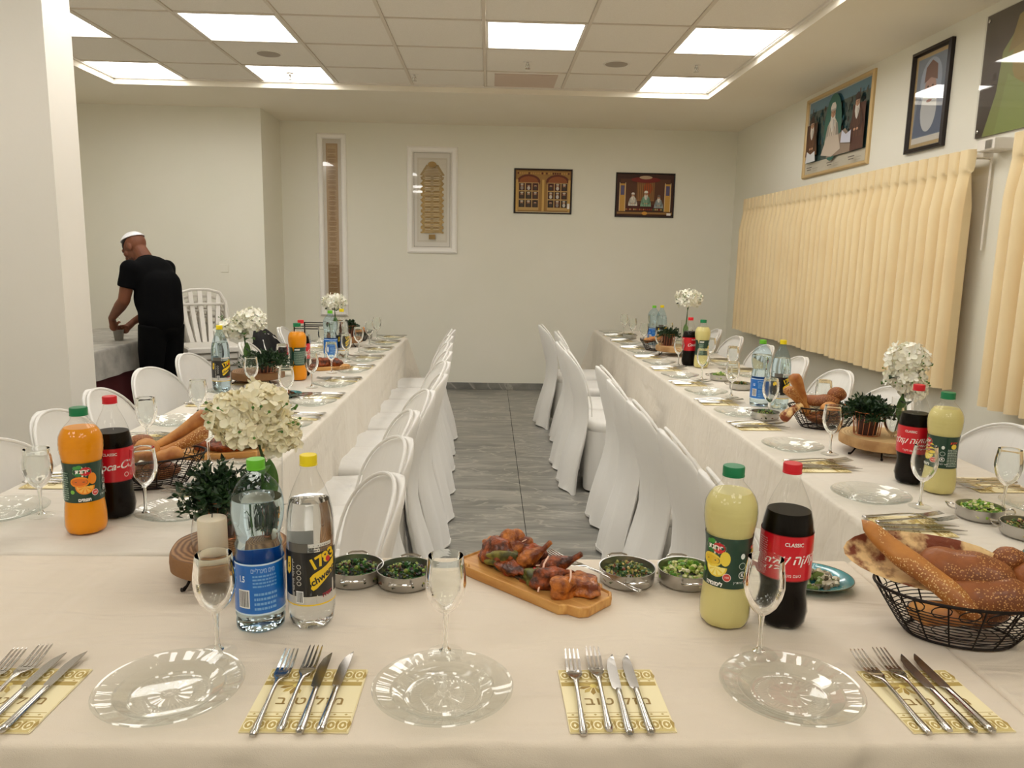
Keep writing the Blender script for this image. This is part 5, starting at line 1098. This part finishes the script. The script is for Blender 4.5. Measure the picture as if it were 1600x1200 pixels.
def flowers(lab, x, y, z, head, rr_, seed, cream=False, vr=.028, vh=.17, leaves=((.05, .02, -.04), (-.05, .01, -.05)), n=90, fs=.021, blobs=None):
    """tall clear vase with a hydrangea stem; head = centre of the bloom relative to the vase foot"""
    t = thing('flower_vase', lab, 'flowers', (x, y, z), 0, 'white flower vases'); rnd = random.Random(seed); H = Vector(head)
    MB().lathe([(.0001, .003), (vr*.8, .003), (vr, .006), (vr*.92, vh*.5), (vr, vh), (vr-.0015, vh), (vr*.88, vh*.5), (vr*.85, .010), (.0001, .010)], 28).build('vase', M_pet, t)
    for k in range(3): MB().tube([(.008*math.cos(k*2.1), .008*math.sin(k*2.1), .012), (H.x*.2+.004*k, H.y*.2, vh*.6), (H.x*.7, H.y*.7, H.z*.75), (H.x+.01*(k-1), H.y, H.z-.01)], .0028, 8).build('stem', M_stem, t)
    m = MB(); B = blobs or [((0, 0, 0), rr_)]
    for c0, r0 in B:
        for i in range(int(n/len(B))):
            th = math.acos(1-2*(i+.5)/(n/len(B))*.86); ph = i*2.39996; d = Vector((math.sin(th)*math.cos(ph), math.sin(th)*math.sin(ph), math.cos(th)))
            p = H+Vector(c0)+Vector((d.x*r0[0], d.y*r0[1], d.z*r0[2]))*rnd.uniform(.82, 1.08); dn = (d+Vector((rnd.uniform(-.5, .5), rnd.uniform(-.5, .5), rnd.uniform(-.5, .5)))).normalized(); a = dn.orthogonal().normalized(); b = dn.cross(a); s = fs*rnd.uniform(.8, 1.35); o = rnd.uniform(0, 2)
            for k in range(4):
                g = o+k*PI/2; e = a*math.cos(g)+b*math.sin(g); f = a*math.cos(g+PI/2)+b*math.sin(g+PI/2); w = rnd.uniform(.35, .55)
                m.add([p, p+e*s*.5+f*s*w+dn*s*.18, p+e*s*1.02+f*s*w*.6+dn*s*.36, p+e*s*1.12+dn*s*.26, p+e*s*1.02-f*s*w*.6+dn*s*.36, p+e*s*.5-f*s*w+dn*s*.18, p+e*s*.6+dn*s*.06], [(0, 1, 6), (1, 2, 6), (2, 3, 6), (3, 4, 6), (4, 5, 6), (5, 0, 6)])
        m.ball(H+Vector(c0), [q*.72 for q in r0], 12, 8)
    tag(m.build('blossom', M_petal if cream else M_petalw, t, angle=80), kind='stuff')
    for lx, ly, lz in leaves:
        d = Vector((lx, ly, 0)).normalized(); s = d.cross(Vector((0, 0, 1))); p = H+Vector((lx*.2, ly*.2, lz)); L = .085; vs = []
        for i, (q, w) in enumerate(((0, .002), (.2, .016), (.5, .025), (.8, .016), (1, .001))): c = p+d*L*q+Vector((0, 0, .018*math.sin(q*2.6))); vs += [c-s*w+Vector((0, 0, .005)), c, c+s*w+Vector((0, 0, .005))]
        MB().add(vs, [(i*3+j, i*3+j+1, i*3+j+4, i*3+j+3) for i in range(4) for j in (0, 1)]).build('leaf', M_leaf2 if lx > 0 else M_leaf, t)
    vs = []; s = Vector((1, 0, 0))
    for i in range(9): q = i/8; wd = .021*math.sin(PI*min(1, q*.96+.03))**.7; c = Vector((H.x*.15+.004, -.012+.008*q, vh*.35+.105*q)); vs += [c-s*wd+Vector((0, .004, 0)), c, c+s*wd+Vector((0, .004, 0))]
    MB().add(vs, [(i*3+j, i*3+j+1, i*3+j+4, i*3+j+3) for i in range(8) for j in (0, 1)]).build('leaf', M_leaf2, t)
    bud = MB()
    for i in range(26):
        a = rnd.uniform(0, 2*PI); d = Vector((math.cos(a)*rr_[0], math.sin(a)*rr_[1], rnd.uniform(-.7, .5)*rr_[2]))*.98; p = H+d; q = p+d.normalized()*.012+Vector((0, 0, .006)); bud.tube([p*.98+H*.02, q], .001, 4); bud.ball(q, .0035, 6, 4)
    tag(bud.build('buds', M_leaf2, t), kind='stuff'); return t
z1 = slab_stand('dark round wood slice stand on black wire feet at the front left', -.575, 1.655, .125, feet=(235, 350, 110))
greenery('green plant in rose gold rods on the front left stand', -.605, 1.715, z1, .10, .095, 3, n=190, potr=.042, poth=.078)
flowers('cream hydrangea in clear vase behind the front left plant', -.500, 1.735, z1, (-.04, .015, .275), (.095, .075, .062), 4, cream=True, vh=.2, n=260, fs=.019, blobs=[((-.045, 0, .0), (.052, .055, .045)), ((.015, .01, .02), (.06, .055, .046)), ((.062, 0, -.045), (.036, .04, .04)), ((-.01, -.02, -.035), (.055, .04, .03))], leaves=((.03, -.06, -.13), (-.05, .02, -.05)))
cj = thing('candle_glass', 'clear glass holder around the candle at the front left', 'candle holder', (-.590, 1.600, z1))
MB().lathe([(.0001, .0003), (.034, .0003), (.0385, .003), (.0425, .02), (.043, .045), (.039, .075), (.0355, .092), (.036, .0935), (.0366, .092), (.040, .075), (.0442, .045), (.0437, .02), (.0395, .002), (.0001, -.0001)], 40).build('bowl', M_glass, cj)
cd = thing('candle', 'ivory pillar candle on the front left wood slice', 'candle', (-.590, 1.600, z1))
MB().lathe([(.0001, 0), (.029, 0), (.0305, .002), (.0305, .076), (.029, .079), (.012, .0815), (.0001, .080)], 40).build('wax', M_candle, cd); MB().tube([(0, 0, .079), (.001, 0, .088)], .001, 6).build('wick', M_black, cd)
z2 = slab_stand('pale round wood slice stand with flowers at near right', 1.515, 2.83, .150, pale=True, feet=(245, 195, 60))
greenery('green plant in rose gold rods on the near right stand', 1.455, 2.83, z2, .095, .08, 8, n=170, potr=.042, poth=.078)
flowers('white hydrangea in clear vase on the near right stand', 1.555, 2.80, z2, (.02, .01, .265), (.075, .07, .10), 9, vh=.15, n=230, fs=.018, blobs=[((0, 0, .03), (.072, .065, .06)), ((-.01, -.01, -.04), (.06, .055, .045)), ((.035, 0, -.085), (.04, .04, .03))], leaves=((.07, .0, -.0), (-.06, -.03, -.05), (-.02, -.05, -.14)))
z3 = slab_stand('round wood slice stand far along the right table', 1.42, 5.78, .14, pale=True)
greenery('green plant in rods far along the right table', 1.365, 5.78, z3, .095, .075, 12, n=70, potr=.042, poth=.078)
flowers('white hydrangea in slim vase far along the right table', 1.475, 5.72, z3, (.02, 0, .36), (.09, .08, .06), 13, vh=.2, n=90, fs=.024, leaves=((-.08, -.02, -.05), (.08, 0, -.03)))
z4 = slab_stand('round wood slice stand midway along the left table', -1.27, 4.22, .14)
greenery('spreading green plant midway along the left table', -1.205, 4.16, z4, .125, .08, 15, n=170, potr=.042, poth=.05, spread=1.15)
flowers('white hydrangea midway along the left table', -1.335, 4.26, z4, (-.02, 0, .25), (.115, .09, .075), 16, vh=.13, n=230, fs=.02, blobs=[((.04, 0, .02), (.08, .07, .06)), ((-.05, -.02, -.03), (.075, .06, .05))], leaves=((.06, -.04, -.09), (.03, -.08, -.06)))
z5 = slab_stand('round wood slice stand far along the left table', -1.125, 6.03, .13)
greenery('green plant in rods far along the left table', -1.085, 6.03, z5, .075, .06, 18, n=60, potr=.042, poth=.078)
flowers('white hydrangea far along the left table', -1.195, 6.0, z5, (0, 0, .27), (.085, .075, .055), 19, vh=.16, n=90, fs=.024, leaves=((.05, -.04, -.07), (-.04, -.06, -.06)))
# ------------------------------------------------------------------ person at the serving table
M_skin = mat('warm_skin', (124, 74, 49), .55, sss=.08, noise=(8, (114, 66, 43), 3)); M_shirt = mat('black_cotton', (9, 9, 11), .9, bump=(25, .2, .01), spec=.12); M_trouser = mat('black_trousers', (8, 8, 9), .9, bump=(20, .2, .01), spec=.12); M_hair = mat('dark_short_hair', (30, 21, 17), .75, bump=(220, .7, .004)); M_satin = mat('white_satin', (236, 236, 240), .3, sheen=.3)
PR = math.radians(65)
man = thing('person', 'person in black T-shirt and white skullcap leaning over the marbled table', 'person', (-2.535, 6.02, 0), PR)
def cap_(m, a, b, r0, r1, n=16):
    a, b = Vector(a), Vector(b); d = (b-a); L = d.length; d.normalize(); P = []; R = []
    for q in (-1, -.92, -.7, -.38): P.append(a+d*r0*q); R.append(r0*math.sqrt(max(.0004, 1-q*q)))
    for q in (0, .33, .66, 1): P.append(a+(b-a)*q); R.append(r0+(r1-r0)*q)
    for q in (.38, .7, .92, 1): P.append(b+d*r1*q); R.append(r1*math.sqrt(max(.0004, 1-q*q)))
    m.tube(P, R, n)
def fuse(m, name, ma, vox, par, smooth=6):
    o = m.build(name, ma, par); r = o.modifiers.new('remesh', 'REMESH'); r.mode = 'VOXEL'; r.voxel_size = vox; r.use_smooth_shade = True
    s = o.modifiers.new('smooth', 'SMOOTH'); s.iterations = smooth; s.factor = .5; return o
# head frame: origin at head centre, +y face, pitched down
HM = Matrix.Translation((.0, .235, 1.478)) @ Matrix.Rotation(math.radians(-38), 4, 'X') @ Matrix.Rotation(math.radians(8), 4, 'Z')
def hp(x, y, z): return HM @ Vector((x, y, z))
H3 = HM.to_3x3()
b = MB()
b.ball(hp(0, -.012, .03), (.076, .096, .085), 24, 16, T=H3); b.ball(hp(0, .03, -.035), (.060, .062, .078), 20, 14, T=H3); b.ball(hp(0, .052, -.085), (.036, .034, .026), 14, 10, T=H3)
b.ball(hp(0, .078, .028), (.05, .018, .02), 14, 10, T=H3)                                     # brow
cap_(b, hp(0, .088, .018), hp(0, .112, -.022), .008, .013, 10); cap_(b, hp(-.012, .1, -.026), hp(.012, .1, -.026), .009, .009, 8)   # nose
cap_(b, hp(-.018, .092, -.054), hp(.018, .092, -.054), .007, .007, 8); cap_(b, hp(-.015, .089, -.065), hp(.015, .089, -.065), .008, .008, 8)
for s in (-1, 1):
    b.ball(hp(s*.076, -.012, -.006), (.009, .020, .032), 12, 10, T=H3); b.ball(hp(s*.048, .058, -.02), (.022, .024, .026), 12, 8, T=H3)
cap_(b, (0, .11, 1.36), hp(0, -.025, -.03), .062, .056)
b.ball((0, .075, 1.25), (.15, .10, .17), 20, 14); b.ball((0, .03, 1.03), (.13, .095, .16), 20, 14); b.ball((0, 0, .90), (.15, .10, .11), 20, 14)
SH = {-1: (-.175, .095, 1.325), 1: (.175, .115, 1.325)}; EL = {-1: (-.215, .135, 1.085), 1: (.235, .16, 1.07)}; WR = {-1: (-.125, .385, .935), 1: (.085, .395, .895)}
for s in (-1, 1):
    b.ball(SH[s], (.062, .062, .062), 14, 10); cap_(b, SH[s], EL[s], .053, .043); m1 = [EL[s][i]*.7+WR[s][i]*.3 for i in range(3)]
    cap_(b, EL[s], m1, .043, .044); cap_(b, m1, WR[s], .044, .027)
    for k in (0,): cap_(b, (s*.09, .0, .88), (s*.095, .02, .50), .085, .056); cap_(b, (s*.095, .02, .50), (s*.10, -.01, .10), .052, .038); cap_(b, (s*.10, -.02, .06), (s*.11, .13, .035), .035, .03)
CUP = Vector((-.045, .42, .80))
# hands: palm, four curled fingers of unequal length and a thumb closing on the cup
def hand(s, wrist, palm, around):
    w, p, c = Vector(wrist), Vector(palm), Vector(around); cap_(b, w, p, .026, .030, 12); side = Vector((0, 0, -1)); out = (c-p); out.z = 0; out.normalize(); tang = Vector((-out.y, out.x, 0))*(-s)
    b.ball(p, (.032, .032, .038), 12, 10)
    for i, L in enumerate((.9, 1.0, .95, .8)):
        z = p.z+.022-i*.0165; r = .045; a0 = p+Vector((0, 0, z-p.z)); a1 = a0+tang*.030+out*.018; a2 = a1+tang*.012*L+out*.028*L; a3 = a2-tang*.004+out*.022*L
        cap_(b, a0, a1, .0098, .0092, 8); cap_(b, a1, a2, .0092, .0085, 8); cap_(b, a2, a3, .0085, .0075, 8)
    t1 = p-tang*.024+Vector((0, 0, .018)); t2 = t1+out*.028+Vector((0, 0, .012)); t3 = t2+out*.024+tang*.004; cap_(b, p, t1, .014, .012, 8); cap_(b, t1, t2, .012, .010, 8); cap_(b, t2, t3, .010, .0085, 8)
hand(-1, WR[-1], (-.098, .405, .868), (-.045, .42, .86)); hand(1, WR[1], (.012, .41, .838), (-.045, .42, .85))
fuse(b, 'body', M_skin, .0048, man, 4)
# T-shirt
b = MB(); b.ball((0, .07, 1.26), (.185, .135, .165), 24, 16); b.ball((0, .085, 1.33), (.165, .105, .09), 20, 12); cap_(b, (0, .09, 1.33), (0, .13, 1.378), .10, .068); b.ball((0, .035, 1.10), (.178, .145, .20), 24, 16); b.ball((0, .0, .95), (.182, .142, .15), 24, 14); cap_(b, (-.04, .0, 1.2), (-.04, .0, .93), .13, .135); cap_(b, (.04, .0, 1.2), (.04, .0, .93), .13, .135); cap_(b, (0, .05, 1.2), (0, .0, .93), .135, .132)
for s in (-1, 1):
    e = [SH[s][i]+(EL[s][i]-SH[s][i])*.60 for i in range(3)]; b.ball(SH[s], (.075, .075, .07), 16, 12); b.tube([SH[s], [SH[s][i]*.5+e[i]*.5 for i in range(3)], e], [.070, .068, .069], 18)
fuse(b, 'shirt', M_shirt, .009, man, 22)
b = MB(); b.ball((0, .0, .88), (.165, .125, .12), 22, 14)
for s in (-1, 1): b.tube([(s*.085, .0, .90), (s*.09, .02, .70), (s*.095, .03, .50), (s*.10, .01, .28), (s*.10, -.005, .07)], [.105, .098, .080, .072, .068], 18)
fuse(b, 'trousers', M_trouser, .010, man, 5)
for s in (-1, 1):
    m = MB(); rr = []
    for y, w, h in ((-.075, .02, .05), (-.06, .036, .075), (-.01, .040, .085), (.05, .042, .07), (.11, .044, .052), (.165, .038, .045), (.19, .018, .035)): rr.append([(s*.10+w*math.cos(a), y, max(0, h*.5+h*.5*math.sin(a)*1.05)) for a in [2*PI*k/18 for k in range(18)]])
    m.rings(rr); m.build('shoe', mat('black_leather', (14, 13, 13), .4) if s < 0 else bpy.data.materials['black_leather'], man)
# hair: cropped cap from forehead to nape, and the skullcap on top
def shellpatch(cut, grow, name, ma, c=(0, -.012, .03), R=(.076, .096, .085), n=36, tilt=0):
    m = MB(); rr = []; T = Matrix.Rotation(math.radians(tilt), 3, 'X')
    for k in range(13):
        th = math.radians(cut)*k/12; rr.append([hp(*(T @ Vector((math.sin(th)*math.cos(a)*(R[0]+grow), math.sin(th)*math.sin(a)*(R[1]+grow), math.cos(th)*(R[2]+grow)))+Vector(c))) for a in [2*PI*j/n for j in range(n)]])
    for k in range(12, -1, -1):
        th = math.radians(cut)*k/12; rr.append([hp(*(T @ Vector((math.sin(th)*math.cos(a)*(R[0]+grow-.004), math.sin(th)*math.sin(a)*(R[1]+grow-.004), math.cos(th)*(R[2]+grow-.004)))+Vector(c))) for a in [2*PI*j/n for j in range(n)]])
    m.rings(rr, cap0=False, cap1=False); return m.build(name, ma, man)
shellpatch(74, .0035, 'hair', M_hair, tilt=-22); shellpatch(66, .011, 'skullcap', M_satin, tilt=16)
stub = MB(); stub.ball(hp(0, .036, -.062), (.054, .056, .044), 18, 12, T=H3); stub.build('beard_stubble', mat('cropped_beard', (84, 54, 40), .8, bump=(300, .6, .003)), man)
for s in (-1, 1):
    e = MB(); e.ball(hp(s*.028, .083, .004), (.012, .008, .0055), 10, 8, T=H3); e.build('eye', mat('eye_dark', (40, 28, 22), .3) if s < 0 else bpy.data.materials['eye_dark'], man)
    e = MB(); e.tube([hp(s*.014, .094, .020), hp(s*.03, .093, .025), hp(s*.044, .082, .020)], .0035, 6); e.build('eyebrow', M_hair, man)
# things on the marbled table
M_cup = mat('grey_metal_cup', (150, 146, 138), .35, .7)
cw = man.matrix_world.copy(); Rm = Matrix.Rotation(PR, 3, 'Z'); cpos = Rm @ Vector((CUP.x, CUP.y, 0))+Vector((-2.535, 6.02, .7526))
cu = thing('metal_cup', 'grey cup held by the person on the marbled table', 'cup', cpos)
MB().lathe([(.0001, .001), (.030, .001), (.032, .004), (.041, .086), (.0425, .088), (.0405, .087), (.031, .006), (.0001, .005)], 32).build('body', M_cup, cu); MB().tube([(.0425*math.cos(a), .0425*math.sin(a), .088) for a in [2*PI*i/32 for i in range(32)]], .0014, 6, closed=True).build('rim', M_chrome, cu)
bw = thing('metal_bowl', 'small grey bowl on the marbled table behind the held cup', 'bowl', (-2.86, 6.48, .7526))
MB().lathe([(.0001, .001), (.035, .001), (.045, .012), (.052, .045), (.0535, .046), (.050, .044), (.043, .013), (.0001, .005)], 32).build('body', M_cup, bw); MB().tube([(.053*math.cos(a), .053*math.sin(a), .046) for a in [2*PI*i/32 for i in range(32)]], .0012, 6, closed=True).build('rim', M_chrome, bw)
gl = place(GLASS, (-3.05, 6.35, .7526), 0, 'clear stemmed wine glass standing on the marbled table', 'glasses on the marbled table')
# wall socket
so = thing('wall_socket', 'small white socket on the alcove wall right of the person', 'socket', (-2.62, 7.76, 1.30))
MB().box(-.04, .04, -.008, 0, -.04, .04, bev=.003).build('plate', M_wall, so); MB().box(-.022, .022, -.011, -.008, -.022, .022).build('insert', M_wall, so, smooth=False)
# wall lamps are absent: the ceiling panels above are the only lights
